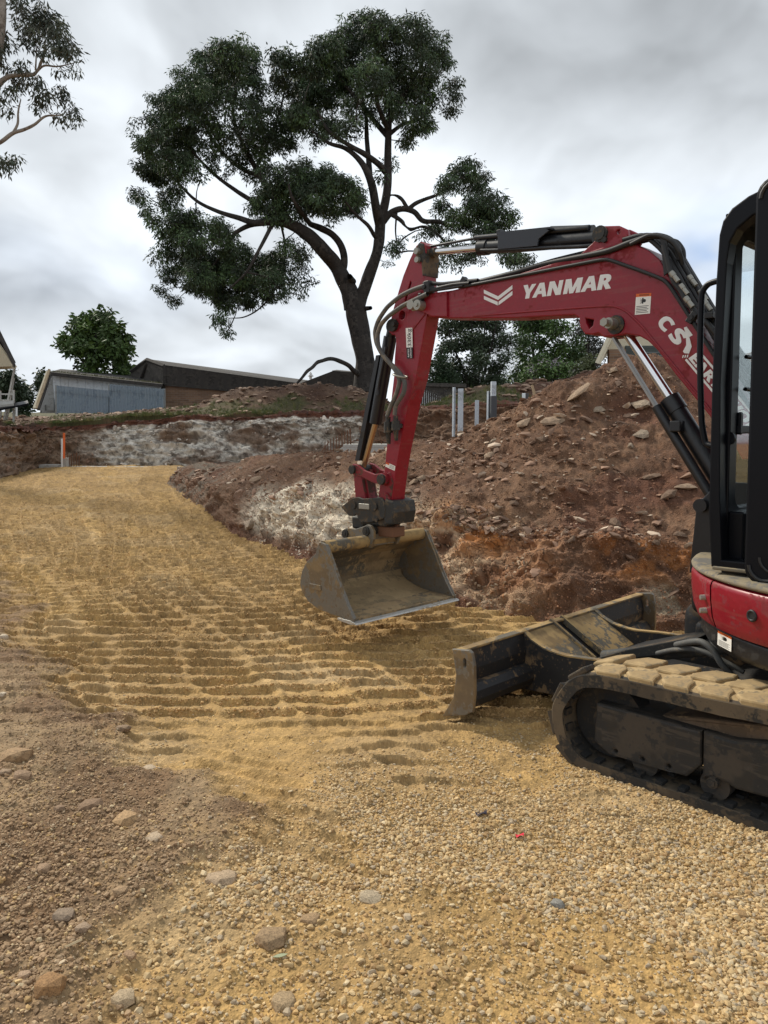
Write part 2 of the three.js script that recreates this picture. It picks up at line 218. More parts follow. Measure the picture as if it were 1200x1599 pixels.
function surf(x, z) {
  const D = -z, e = tbl(edgeL, D), nb = fbm2(x * 1.7, z * 1.7, 4, 7), nb2 = fbm2(x * 7, z * 7, 3, 8);
  let t = sm(-0.2, 0.18, x - e + (nb - 0.5) * 0.9 + (nb2 - 0.5) * 0.4); // 1 on the tan gravel
  let y = padY(D) + (fbm2(x * 0.45, z * 0.45, 3, 4) - 0.5) * 0.1 * sm(1, 6, D) + (nb - 0.5) * 0.05 + (nb2 - 0.5) * 0.018;
  let rel = 0, tone = 0, loose = 1, hit = 0, crest = 0;
  if (D > 2.6 && D < 24) {
    const xc = tbl(centre, D), wx = (vn2(x * 4, z * 4, 21) - 0.5) * 0.16 + (vn2(x * 18, z * 18, 24) - 0.5) * 0.17 + (vn2(x * 0.9, z * 0.9, 22) - 0.5) * 0.35;
    const saw = f => f < 0.13 ? sm(0, 0.13, f) : Math.pow(1 - (f - 0.13) / 0.87, 1.15); // steep towards the viewer's end of the drive, sloping off beyond
    const L = x - xc - 0.16 * Math.sin(D * 0.42) + 9.1 + (vn2(x * 1.1, z * 0.9, 81) - 0.5) * 0.3 + (vn2(x * 6, z * 6, 82) - 0.5) * 0.08, ci = fl(L / 0.44), lu = L / 0.44 - ci, hs = h3(ci, 7, 3);
    const on0 = sm(2.7 + 0.8 * h3(ci, 2, 9), 3.9 + 0.8 * h3(ci, 2, 9), D + (nb - 0.5) * 2.0) * sm(0.12, 0.28, vn2(x * 0.8 + 4, z * 0.55, 3) + 0.12);
    { const s = (D + (hs - 0.5) * 0.35 * L) / 0.185 + hs * 7 + wx, f = s - fl(s), ed = sm(0, 0.14, lu) * sm(1, 0.86, lu), f2 = s + 0.5 - fl(s + 0.5), hv = lerp(saw(f), saw(f2), sm(0.44, 0.56, lu) * (hs > 0.7 ? 1 : 0)); rel = on0 * ((0.05 * hv - 0.022) * (1 + 0.55 * sm(6, 13, D)) * (0.5 + 0.5 * ed) * (0.65 + 0.55 * vn2(x * 2.2, z * 2.2, 61)) + (h3(ci, 9, 4) > 0.45 ? 0.016 : 0.002) * (1 - ed)); crest = on0 * sm(0.3, 0.12, f) * ed; tone = on0 * 0.75 * sm(0.36, 0.7, h3(ci, 5, 1) * 0.6 + 0.5 * vn2(x * 0.7, z * 0.35, 66)); loose = lerp(1, 0.22, on0); hit = on0; }
    for (const p of tread) {
      const lat = x - xc - p.o - p.a * (D - 10) * 0.2 - 0.12 * Math.sin(D * 0.5 + p.ph), u = Math.abs(lat) - 0.72, au = Math.abs(u);
      if (au < p.w + 0.03) {
        const on = sm(p.from, p.from + 1.2, D) * sm(p.w + 0.03, p.w - 0.02, au), s = (D + p.sk * lat) / p.pitch + p.ph + (u > 0 ? 0.5 : 0) + wx, f = s - fl(s);
        rel = lerp(rel, 0.052 * saw(f) - 0.034, on); tone = lerp(tone, p.tone * 0.9, on * 0.8); loose = lerp(loose, 0.22, on); hit = Math.max(hit, on); crest = lerp(crest, sm(0.3, 0.12, f), on);
      }
    }
  }
  // old imprint of one track across the dirt edge near the camera
  const lo = x + 0.42 + (D - 2.9) * 0.55; if (D > 2.3 && D < 3.7 && Math.abs(lo) < 0.24) { const on = sm(0.24, 0.17, Math.abs(lo)) * sm(2.3, 2.6, D) * sm(3.7, 3.35, D); const s = (D + 0.5 * lo) / 0.17 + (vn2(x * 6, z * 6, 5) - 0.5) * 0.4, f = s - fl(s), b = f < 0.4 ? sm(0, 0.4, f) : sm(1, 0.4, f); rel = lerp(rel, 0.032 * b - 0.016, on); loose = lerp(loose, 0.2, on); }
  const dirt = 1 - t;
  y += rel * lerp(sm(2.5, 6, D) * 0.25 + 0.78, 0.35, dirt) + dirt * (0.03 + 0.05 * fbm2(x * 2.2, z * 2.2, 4, 31));
  y += (fbm2(x * 16, z * 16, 3, 41) - 0.5) * lerp(0.016, 0.03, dirt) + (fbm2(x * 45, z * 45, 2, 51) - 0.5) * 0.009;
  return { y, t, tone, loose, nb, nb2, hit, crest };
}
const TAN = [0.63, 0.4, 0.15], TAN2 = [0.48, 0.3, 0.115], TANPALE = [0.66, 0.47, 0.25], BROWN = [0.27, 0.16, 0.08], BROWN2 = [0.42, 0.285, 0.155];
{
  const zs = []; for (let z = 120; z > 3; z *= 0.72) zs.push(z); for (let z = 3; z > -1.2; z -= 0.35) zs.push(z);
  { let D = 1.3; while (D < 26) { zs.push(-D); D += Math.max(0.0065, D * 0.0027); } } for (let D = 27; D < 330; D *= 1.3) zs.push(-D);
  const gs = []; for (const g of [-90, -40, -18, -8, -4, -2.2, -1.5]) gs.push(g); for (let i = 0; i <= 640; i++) gs.push(lerp(-1.2, 1.2, i / 640)); for (const g of [1.5, 2.2, 4, 8, 18, 40, 90]) gs.push(g);
  const nr = zs.length, nc = gs.length, P = new Float32Array(nr * nc * 3), C = new Float32Array(nr * nc * 3), UV = new Float32Array(nr * nc * 2), T = new Float32Array(nr * nc);
  for (let r = 0; r < nr; r++) { const z = zs[r], hw = 0.45 + 0.53 * Math.max(1.3, Math.min(-z, 28));
    for (let c = 0; c < nc; c++) { const k = r * nc + c, x = gs[c] * hw, s = surf(x, z); let y = s.y; if (-z > 27) y -= 0.3;
      P[k * 3] = x; P[k * 3 + 1] = y; P[k * 3 + 2] = z; UV[k * 2] = x / 1.3; UV[k * 2 + 1] = z / 1.3; T[k] = s.t;
      const v = fbm2(x * 0.8, z * 0.8, 4, 91); let a = mix3(TAN, TANPALE, sm(0.45, 0.75, s.nb) * 0.7); a = mix3(a, TAN2, Math.min(1, s.tone + 0.45 * sm(0.5, 0.72, v)));
      const b = mix3(BROWN, BROWN2, sm(0.35, 0.65, fbm2(x * 2.6, z * 2.6, 4, 93))); const q = mix3(b, a, s.t); C[k * 3] = q[0]; C[k * 3 + 1] = q[1]; C[k * 3 + 2] = q[2]; } }
  const ia = [], ib = [];
  for (let r = 0; r < nr - 1; r++) for (let c = 0; c < nc - 1; c++) { const a = r * nc + c, b = a + 1, d = a + nc, e = d + 1, m = T[a] + T[b] + T[d] + T[e] > 2 && zs[r] < 2.5 && zs[r] > -26 && Math.abs(gs[c]) < 3 ? ia : ib; m.push(a, b, d, b, e, d); }
  const base = new THREE.BufferGeometry(); base.setAttribute('position', new THREE.BufferAttribute(P, 3)); base.setAttribute('color', new THREE.BufferAttribute(C, 3)); base.setAttribute('uv', new THREE.BufferAttribute(UV, 2)); base.setIndex(ia.concat(ib)); base.computeVertexNormals();
  const sub = (idx, name) => { const map = new Int32Array(nr * nc).fill(-1), list = []; const out = new Array(idx.length); for (let i = 0; i < idx.length; i++) { let v = map[idx[i]]; if (v < 0) { v = map[idx[i]] = list.length; list.push(idx[i]); } out[i] = v; }
    const g = new THREE.BufferGeometry(); for (const [k, n] of [['position', 3], ['color', 3], ['uv', 2], ['normal', 3]]) { const s = base.attributes[k].array, d = new Float32Array(list.length * n); list.forEach((q, i) => { for (let j = 0; j < n; j++) d[i * n + j] = s[q * n + j]; }); g.setAttribute(k, new THREE.BufferAttribute(d, n)); }
    g.setIndex(out); const m = new THREE.Mesh(g, M.pad); m.name = name; m.userData.kind = 'structure'; m.receiveShadow = true; scene.add(m); return m; };
  sub(ia, 'gravel_driveway'); sub(ib, 'dirt_ground');
}

// ---------------------------------------------------------------- stones
function rockGeo(seed, flat = 0.6, detail = 1, ang = 0.35) { // an angular stone: the hull of scattered points
  const R = rng(seed), n = detail > 1 ? 26 : 13, pts = [];
  for (let i = 0; i < n; i++) { const y = 1 - 2 * (i + 0.5) / n, a = i * 2.39996 + R() * 1.1, s = Math.sqrt(1 - y * y), k = 1 - ang * 0.75 * R(); pts.push(new THREE.Vector3(Math.cos(a) * s * k, Math.max(-0.8, Math.min(0.8, y * 1.25)) * flat * (1 - 0.3 * ang * R()), Math.sin(a) * s * k)); }
  return prep(new ConvexGeometry(pts));
}
function instanced(name, geo, mat, list, parent) {
  const m = new THREE.InstancedMesh(geo, mat, list.length), o = new THREE.Object3D(), c = new THREE.Color();
  list.forEach((e, i) => { o.position.set(e.p[0], e.p[1], e.p[2]); o.rotation.set(e.r[0], e.r[1], e.r[2]); if (e.s.length) o.scale.set(e.s[0], e.s[1], e.s[2]); else o.scale.setScalar(e.s); o.updateMatrix(); m.setMatrixAt(i, o.matrix); if (e.c) m.setColorAt(i, c.setRGB(e.c[0], e.c[1], e.c[2])); });
  m.name = parent === scene ? numbered(name) : name; m.userData.kind = 'stuff'; m.castShadow = m.receiveShadow = true; parent.add(m); return m;
}
{
  const R = rng(5), lists = [[], [], [], []], dl = [[], []];
  const cols = [[0.50, 0.35, 0.17], [0.44, 0.285, 0.12], [0.55, 0.4, 0.21], [0.36, 0.225, 0.1], [0.55, 0.43, 0.26], [0.42, 0.33, 0.22]];
  for (let i = 0; i < 600000; i++) {
    const D = 1.45 + 7.2 * Math.pow(R(), 1.55), x = lerp(-0.95 - 0.57 * D, 0.4 + 0.57 * D, R()), s = surf(x, -D);
    const tr = fbm2(x * 1.5 + 9, -D * 1.5, 3, 71); let keep = s.t * lerp(1, 0.13, sm(0.45, 0.58, tr)) * lerp(1, 0.34, sm(2.7, 3.9, D)) * lerp(1, 0.4, sm(4.2, 6, D)) * s.loose; const dirt = s.t < 0.5;
    if (dirt) keep = 0.42 * lerp(1, 0.3, sm(0.45, 0.65, tr)) * lerp(1, 0.25, sm(3.5, 6, D));
    if (R() > keep) continue;
    const big = Math.pow(R(), 6), sz = (0.0019 + 0.0036 * R() + 0.0075 * big) * lerp(1.12, 0.72, sm(2, 4, D));
    let c = cols[fl(Math.pow(R(), 1.4) * cols.length)]; const br = 0.75 + 0.5 * R(); if (dirt && R() > 0.14 + s.t) c = mix3([0.27, 0.17, 0.09], [0.46, 0.33, 0.2], R() * R());
    (dirt ? dl[fl(R() * 2)] : lists[fl(R() * 4)]).push({ p: [x, s.y + sz * 0.3, -D], r: [(R() - 0.5) * 0.9, R() * 6.3, (R() - 0.5) * 0.9], s: [sz * (0.9 + 0.7 * R()), sz * (0.7 + 0.5 * R()), sz * (0.8 + 0.4 * R())], c: [c[0] * br, c[1] * br, c[2] * br] });
  }
  const clods = []; for (let i = 0; i < 170000; i++) { const D = 4 + 11 * Math.pow(R(), 1.5), x = (R() * 2 - 1) * (0.35 + 0.56 * D), s = surf(x, -D); if (R() > s.crest * s.t) continue; const w = 0.004 + 0.011 * R() * R(), k = 0.75 + 0.45 * R(); clods.push({ p: [x, s.y + w * 0.3, -D], r: [R() * 6, R() * 6, 0], s: [w * 1.2, w * 0.8, w], c: [0.5 * k, 0.32 * k, 0.14 * k] }); }
  tag(instanced('sand_clods', rockGeo(331, 0.8, 1, 0.5), M.peb, clods, scene), 'small tan clods crumbled along the track ribs of the driveway', 'clods');
  lists.forEach((l, i) => tag(instanced('gravel', rockGeo(300 + i, 0.75, 1, 0.5), M.peb, l, scene), 'tan crushed gravel pebbles lying loose over the driveway', 'gravel', 'gravel pebbles'));
  dl.forEach((l, i) => tag(instanced('dirt_pebbles', rockGeo(320 + i, 0.7, 1, 0.6), M.peb, l, scene), 'small brown stones and soil crumbs over the dirt verge at left', 'pebbles', 'dirt verge pebbles'));
}
// loose stones one could pick up
{
  const S = [
    [25, 1178, 52, 0.5, [0.42, 0.31, 0.2], 'long tan stone at the left frame edge, largest on the dirt verge'],
    [36, 1209, 34, 0.4, [0.36, 0.27, 0.2], 'flat brown stone just in front of the long tan stone at left edge'],
    [8, 1204, 22, 0.4, [0.4, 0.32, 0.25], 'small pale stone cut by the left frame edge beside the flat brown stone'],
    [192, 1135, 28, 0.35, [0.3, 0.23, 0.17], 'thin flat brown stone where the dirt meets the gravel, farthest of the verge stones'],
    [142, 1255, 42, 0.45, [0.3, 0.22, 0.16], 'dull brown wedge stone left of the pale tan block on the dirt'],
    [93, 1261, 20, 0.5, [0.33, 0.25, 0.19], 'small grey brown stone left of the brown wedge stone'],
    [195, 1277, 48, 0.6, [0.5, 0.37, 0.23], 'pale tan squared block of stone in the middle of the dirt verge'],
    [242, 1305, 30, 0.25, [0.55, 0.48, 0.4], 'flat whitish stone half sunk right of the pale tan block'],
    [67, 1355, 26, 0.5, [0.42, 0.32, 0.24], 'small tan stone lying alone low on the left dirt'],
    [188, 1390, 30, 0.5, [0.42, 0.32, 0.22], 'narrow tan stone tilted up near the middle of the lower verge'],
    [100, 1425, 36, 0.3, [0.34, 0.29, 0.25], 'flat grey stone sunk in the dirt of the lower left'],
    [130, 1447, 26, 0.5, [0.4, 0.33, 0.27], 'grey tan stone pair member touching the flat grey stone'],
    [78, 1538, 52, 0.8, [0.4, 0.26, 0.14], 'rounded brown boulder nearest the lower left corner'],
    [193, 1556, 42, 0.5, [0.55, 0.48, 0.37], 'pale cream stone on the bottom edge right of the brown boulder'],
    [202, 1490, 26, 0.4, [0.42, 0.31, 0.22], 'flat tan chip above the pale cream stone'],
    [345, 1368, 54, 0.3, [0.5, 0.42, 0.33], 'long pale slab half buried in the gravel beside old track marks'],
    [425, 1460, 62, 0.45, [0.36, 0.28, 0.19], 'broad brown wedge of rock half buried at the bottom centre'],
    [485, 1432, 38, 0.35, [0.42, 0.32, 0.21], 'flat tan rock just right of the broad half buried wedge'],
    [233, 1198, 24, 0.3, [0.58, 0.52, 0.44], 'small white flat stone at the far side of the dirt and gravel edge'],
    [38, 1522, 24, 0.6, [0.5, 0.4, 0.32], 'pinkish pale stone above left of the rounded brown boulder'],
    [443, 1561, 46, 0.4, [0.44, 0.36, 0.25], 'greyish tan stone on the bottom edge of the gravel'],
    [870, 1411, 26, 0.6, [0.3, 0.33, 0.36], 'blue grey angular stone alone in the middle of the gravel'],
    [580, 1398, 44, 0.25, [0.5, 0.46, 0.38], 'pale grey slab flush with the gravel at bottom centre'],
    [5, 1087, 14, 0.5, [0.68, 0.65, 0.6], 'white stone chip on the left frame edge halfway down'],
    [6, 994, 16, 0.6, [0.66, 0.62, 0.56], 'whitish stone at the left frame edge, farthest up the verge'],
    [905, 1513, 22, 0.5, [0.4, 0.27, 0.13], 'smooth ochre stone in the lower right of the gravel'],
    [1160, 1427, 24, 0.5, [0.44, 0.32, 0.18], 'tan stone on the gravel below the track at right edge'],
  ];
  const R = rng(91);
  S.forEach(([px, py, w, flat, c, label], i) => {
    let D = 3; for (let k = 0; k < 12; k++) { const q = at(px, py + w * 0.1, D), s = surf(q.x, -D).y; D *= 1 + (q.y - s) / (EYE - s) * 0.8; }
    const q = at(px, py, D), sz = w / FPX * D * 0.5;
    const m = new THREE.Mesh(rockGeo(500 + i * 7, flat + 0.08, 2, 0.3), rockM(c[0] * 1.3, c[1] * 1.14, c[2] * 0.94, true)); m.scale.set(sz * 1.15, sz, sz * (0.8 + 0.3 * R())); m.rotation.set((R() - 0.5) * 0.25, (R() - 0.5) * 0.9, (R() - 0.5) * 0.25);
    m.position.set(q.x, surf(q.x, -D).y + sz * flat * 0.12, -D); m.name = numbered('stone'); m.castShadow = m.receiveShadow = true; tag(m, label, 'stone', 'loose stones on the ground'); scene.add(m);
  });
  const scrap = (px, py, w, c, name, label, cat, fl2) => { let D = 2.6; for (let k = 0; k < 12; k++) { const q = at(px, py, D), s = surf(q.x, -D).y; D *= 1 + (q.y - s) / (EYE - s) * 0.8; } const q = at(px, py, D), sz = w / FPX * D; const g = fl2(sz); const m = part(name, g, std({ color: new THREE.Color().setRGB(...c), roughness: 0.6 }), scene); m.position.set(q.x, surf(q.x, -D).y + 0.008, -D); tag(m, label, cat); return m; };
  const curl = s => { const g = new THREE.PlaneGeometry(s, s * 0.7, 6, 4), p = g.attributes.position; for (let i = 0; i < p.count; i++) { const x = p.getX(i), y = p.getY(i); p.setXYZ(i, x * (1 - y * 8), 0.35 * s * Math.sin(x / s * 4 + y / s * 3) * 0.5 + 0.1 * s, y); } g.computeVertexNormals(); return g; };
  scrap(812, 1308, 13, [0.65, 0.02, 0.05], 'plastic_scrap', 'bright red scrap of plastic on the gravel left of the track', 'scrap', curl);
  scrap(752, 1274, 18, [0.02, 0.015, 0.03], 'rubber_scrap', 'small black torn scrap on the gravel above the red one', 'scrap', curl);
  const leafShape = s => { const o = []; for (let i = 0; i <= 8; i++) { const t = i / 8; o.push([t * s - s / 2, Math.sin(t * PI) * s * 0.16]); } for (let i = 7; i > 0; i--) { const t = i / 8; o.push([t * s - s / 2, -Math.sin(t * PI) * s * 0.16]); } return plate(o, 0, 0.0012, 0).rotateX(-PI / 2).rotateY(0.3); };
  scrap(438, 1496, 26, [0.3, 0.33, 0.2], 'fallen_leaf', 'pale green fallen leaf on the gravel at bottom centre', 'leaf', leafShape);
  scrap(115, 1480, 24, [0.6, 0.47, 0.28], 'wood_splinter', 'yellow wood splinter on the dirt at lower left', 'splinter', s => bar([-s / 2, 0, 0.2 * s], [s / 2, 0.01, -0.3 * s], 0.006, 0.004));
}

// ---------------------------------------------------------------- banks and mounds
function cat1(a, t) { const n = a.length - 1, k = Math.min(n - 1e-6, Math.max(0, t * n)), i = fl(k), f = k - i, p0 = a[Math.max(0, i - 1)], p1 = a[i], p2 = a[i + 1], p3 = a[Math.min(n, i + 2)]; return [0, 1, 2].map(j => { const m1 = (p2[j] - p0[j]) * 0.35, m2 = (p3[j] - p1[j]) * 0.35, f2 = f * f, f3 = f2 * f; return (2 * f3 - 3 * f2 + 1) * p1[j] + (f3 - 2 * f2 + f) * m1 + (-2 * f3 + 3 * f2) * p2[j] + (f3 - f2) * m2; }); }
function sheet(name, cols, nu, nv, disp, colour, mat, uvs = 1, vmap = v => v, faceAt = null) {
  const P = new Float32Array((nu + 1) * (nv + 1) * 3), C = new Float32Array(P.length), UV = new Float32Array((nu + 1) * (nv + 1) * 2), N = [];
  const rows = []; for (let j = 0; j <= nv; j++) { const v = vmap(j / nv); rows.push(cols.map(c => cat1(c, v))); }
  const base = []; for (let j = 0; j <= nv; j++) for (let i = 0; i <= nu; i++) base.push(cat1(rows[j], i / nu));
  const g = new THREE.BufferGeometry(); g.setAttribute('position', new THREE.Float32BufferAttribute(base.flat(), 3)); const idx = [];
  for (let j = 0; j < nv; j++) for (let i = 0; i < nu; i++) { const a = j * (nu + 1) + i, b = a + 1, c = a + nu + 1, d = c + 1; idx.push(a, b, c, b, d, c); }
  g.setIndex(idx); g.computeVertexNormals(); const nn = g.attributes.normal;
  for (let j = 0; j <= nv; j++) { let su = 0; for (let i = 0; i <= nu; i++) { const k = j * (nu + 1) + i, b = base[k], v = vmap(j / nv), d = disp(b[0], b[1], b[2], i / nu, v); P[k * 3] = b[0] + nn.getX(k) * d[0] + (d[1] || 0); P[k * 3 + 1] = b[1] + nn.getY(k) * d[0] + (d[2] || 0); P[k * 3 + 2] = b[2] + nn.getZ(k) * d[0]; const c = colour(b[0], b[1], b[2], i / nu, v, nn.getY(k), d[0]); C[k * 3] = c[0]; C[k * 3 + 1] = c[1]; C[k * 3 + 2] = c[2];
    if (i) { const o = base[k - 1]; su += Math.hypot(b[0] - o[0], b[2] - o[2]); } UV[k * 2] = su / uvs; const o = base[k - (j ? nu + 1 : 0)]; UV[k * 2 + 1] = (j ? UV[(k - nu - 1) * 2 + 1] : 0) + Math.hypot(b[0] - o[0], b[1] - o[1], b[2] - o[2]) / uvs; } }
  g.setAttribute('position', new THREE.BufferAttribute(P, 3)); g.setAttribute('color', new THREE.BufferAttribute(C, 3)); g.setAttribute('uv', new THREE.BufferAttribute(UV, 2)); g.computeVertexNormals();
  let face = null; if (faceAt) { const ia = [], ib = []; for (let k = 0; k < idx.length; k += 6) { const a = idx[k], i = a % (nu + 1), j = fl(a / (nu + 1)); (faceAt(base[a], i / nu, vmap(j / nv)) ? ib : ia).push(...idx.slice(k, k + 6)); } g.setIndex(ia); face = new THREE.BufferGeometry(); for (const k of ['position', 'normal', 'color', 'uv']) face.setAttribute(k, g.attributes[k].clone()); face.setIndex(ib); }
  const m = new THREE.Mesh(g, mat); if (face) { const fm = new THREE.Mesh(face, M.cut); fm.name = 'rock_face'; fm.castShadow = fm.receiveShadow = true; m.add(fm); } m.name = name; m.userData.kind = 'structure'; m.castShadow = m.receiveShadow = true; scene.add(m);
  m.userData.nu = nu; m.userData.nv = nv;
  const pick = (u, v) => { const i = Math.min(nu, Math.max(0, Math.round(u * nu))), j = Math.min(nv, Math.max(0, Math.round(v * nv))), k = j * (nu + 1) + i, n = g.attributes.normal; return { p: new THREE.Vector3(P[k * 3], P[k * 3 + 1], P[k * 3 + 2]), n: new THREE.Vector3(n.getX(k), n.getY(k), n.getZ(k)) }; };
  delete m.userData.nu; delete m.userData.nv;
  return { m, pick, P, nu, nv };
}
const footOf = (px, py) => { let D = 10; for (let k = 0; k < 30; k++) { const q = at(px, py, D), y = padY(D); D *= 1 + (q.y - y) / (EYE - y) * 0.7; } return at(px, py, D); };
const A = v => [v.x, v.y, v.z];
const SOIL = [0.215, 0.108, 0.06], SOIL2 = [0.325, 0.183, 0.105], SOILRED = [0.19, 0.068, 0.036], ROCKW = [0.95, 0.84, 0.67], ROCKO = [0.62, 0.25, 0.075], ROCKT = [0.66, 0.46, 0.29], ROCKG = [0.52, 0.41, 0.31];
// the spoil mound right of the driveway: foot, cut face, slope, ridge
const mound = (() => {
  const spec = [ // foot px py, cut top px py dD, ridge px py D, back height
    [262, 752, 270, 746, 0.5, 276, 737, 18.0, 0.5], [292, 775, 305, 752, 0.5, 322, 731, 16.6, 0.6], [325, 803, 345, 757, 0.6, 372, 722, 15, 0.6], [380, 838, 402, 772, 0.7, 432, 707, 13.4, 0.62], [470, 872, 476, 762, 0.75, 508, 704, 11.4, 0.7],
    [560, 903, 575, 768, 0.75, 600, 699, 9.9, 0.85], [655, 930, 680, 790, 0.8, 722, 679, 9.1, 1.3], [755, 953, 772, 806, 0.85, 800, 643, 8.9, 1.45], [860, 968, 870, 812, 0.85, 872, 601, 8.8, 1.5],
    [960, 980, 962, 826, 0.85, 955, 573, 9.1, 1.6], [1065, 990, 1060, 834, 0.85, 1030, 562, 9.3, 1.7], [1250, 1003, 1240, 842, 0.85, 1200, 566, 9.3, 1.8], [1500, 1015, 1480, 850, 0.85, 1450, 585, 9.2, 1.8], [1900, 1030, 1880, 860, 0.85, 1850, 620, 9.0, 1.7]];
  const cols = spec.map(([fx, fy, tx, ty, dD, rx, ry, rD, bh]) => {
    const F = footOf(fx, fy), T = at(tx, ty, -F.z + dD), Rg = at(rx, ry, rD), k = rx, d = (D, y) => { const q = at(k, 700, D); return [q.x, y, -D]; };
    const L = (p, q, t) => [lerp(p.x, q.x, t), lerp(p.y, q.y, t), lerp(p.z, q.z, t)];
    const lo = L(F, T, 0.4); lo[2] += -0.02; const up = L(F, T, 0.85); up[2] += 0.1;
    return [[F.x - 0.05, F.y - 0.25, F.z + 0.25], [F.x, F.y - 0.02, F.z], lo, up, [T.x, T.y, T.z], L(T, Rg, 0.5), A(Rg), d(rD + 0.9, Math.max(bh, Rg.y - 0.35)), d(rD + 3, Math.max(bh, Rg.y - 1.1)), d(Math.max(rD + 5, 18), bh), d(Math.max(rD + 7, 24), bh)];
  });
  const vm = v => v < 0.78 ? v / 0.78 * 0.62 : 0.62 + (v - 0.78) / 0.22 * 0.38;
  const face = v => sm(0.09, 0.14, v) * sm(0.43, 0.3, v);
  return sheet('spoil_mound', cols, 620, 300, (x, y, z, u, v) => {
    const f = face(v), n = fbm3(x * 1.3, y * 1.3, z * 1.3, 4, 3) - 0.5, r = ridge3(x * 2.2 + y, y * 3.2 - x * 0.7, z * 2.2, 4, 13) - 0.6, c = fbm3(x * 9, y * 9, z * 9, 3, 23) - 0.5, e = sm(0, 0.1, v);
    const bl = Math.max(0, vn3(x * 5, y * 7, z * 5, 63) - 0.55);
    return [e * (n * 0.27 + f * (r * 0.24 + bl * 0.12) + c * lerp(0.075, 0.11, f) + (fbm3(x * 26, y * 26, z * 26, 2, 43) - 0.5) * 0.034), 0, 0];
  }, (x, y, z, u, v) => {
    const f = face(v), n = fbm3(x * 1.1, y * 1.1, z * 1.1, 4, 73), n2 = fbm3(x * 4, y * 4, z * 4, 3, 83), h = fbm3(x * 10, y * 10, z * 10, 3, 87);
    let c = mix3(SOIL, SOIL2, sm(0.35, 0.65, 0.5 * n + 0.5 * n2)); c = mix3(c, SOILRED, sm(0.55, 0.7, fbm3(x, y * 2, z, 3, 93)) * 0.6);
    const X = u * 13; // along the foot
    const white = sm(2.7, 3.2, X) * sm(5.9, 5.4, X) * sm(0.13, 0.19, v) * sm(0.46, 0.39, v);
    const tan = sm(5.2, 5.8, X) * sm(8.2, 7.3, X) * sm(0.1, 0.16, v) * sm(0.43, 0.37, v);
    const org = sm(6.0, 6.4, X) * sm(7.5, 7.0, X) * sm(0.2, 0.27, v) * sm(0.43, 0.38, v), org2 = sm(8.4, 9, X) * sm(0.19, 0.24, v) * sm(0.33, 0.28, v);
    const rk = mix3(ROCKW, ROCKG, sm(0.52, 0.7, h) * 0.8);
    c = mix3(c, rk, white * sm(0.24, 0.4, 0.55 * n2 + 0.45 * n + 0.02)); c = mix3(c, ROCKT, tan * sm(0.24, 0.42, n2)); c = mix3(c, [0.4, 0.185, 0.08], sm(6.6, 7.4, X) * sm(0.12, 0.18, v) * sm(0.4, 0.34, v) * sm(0.38, 0.55, n) * 0.8); c = mix3(c, ROCKO, Math.max(org, org2 * 0.8) * sm(0.4, 0.54, n2)); c = mix3(c, [0.46, 0.36, 0.25], sm(9.2, 9.8, X) * sm(0.12, 0.15, v) * sm(0.24, 0.19, v) * sm(0.42, 0.5, n2));
    if (X < 2.6) c = mix3(c, [0.26, 0.205, 0.155], sm(2.6, 1.2, X) * sm(0.4, 0.55, n2));
    const wet = sm(7, 8, X) * sm(0.43, 0.36, v) * sm(0.05, 0.12, v) * 0; c = mix3(c, [0.07, 0.03, 0.02], wet);
    return c;
  }, M.soil, 1.1, vm, (b, u, v) => { const X = u * 13; return X > 2.9 && X < 8.2 && v > 0.12 + 0.05 * vn2(X * 3, 2) && v < 0.37 + 0.06 * vn2(X * 2, 9); });
})();
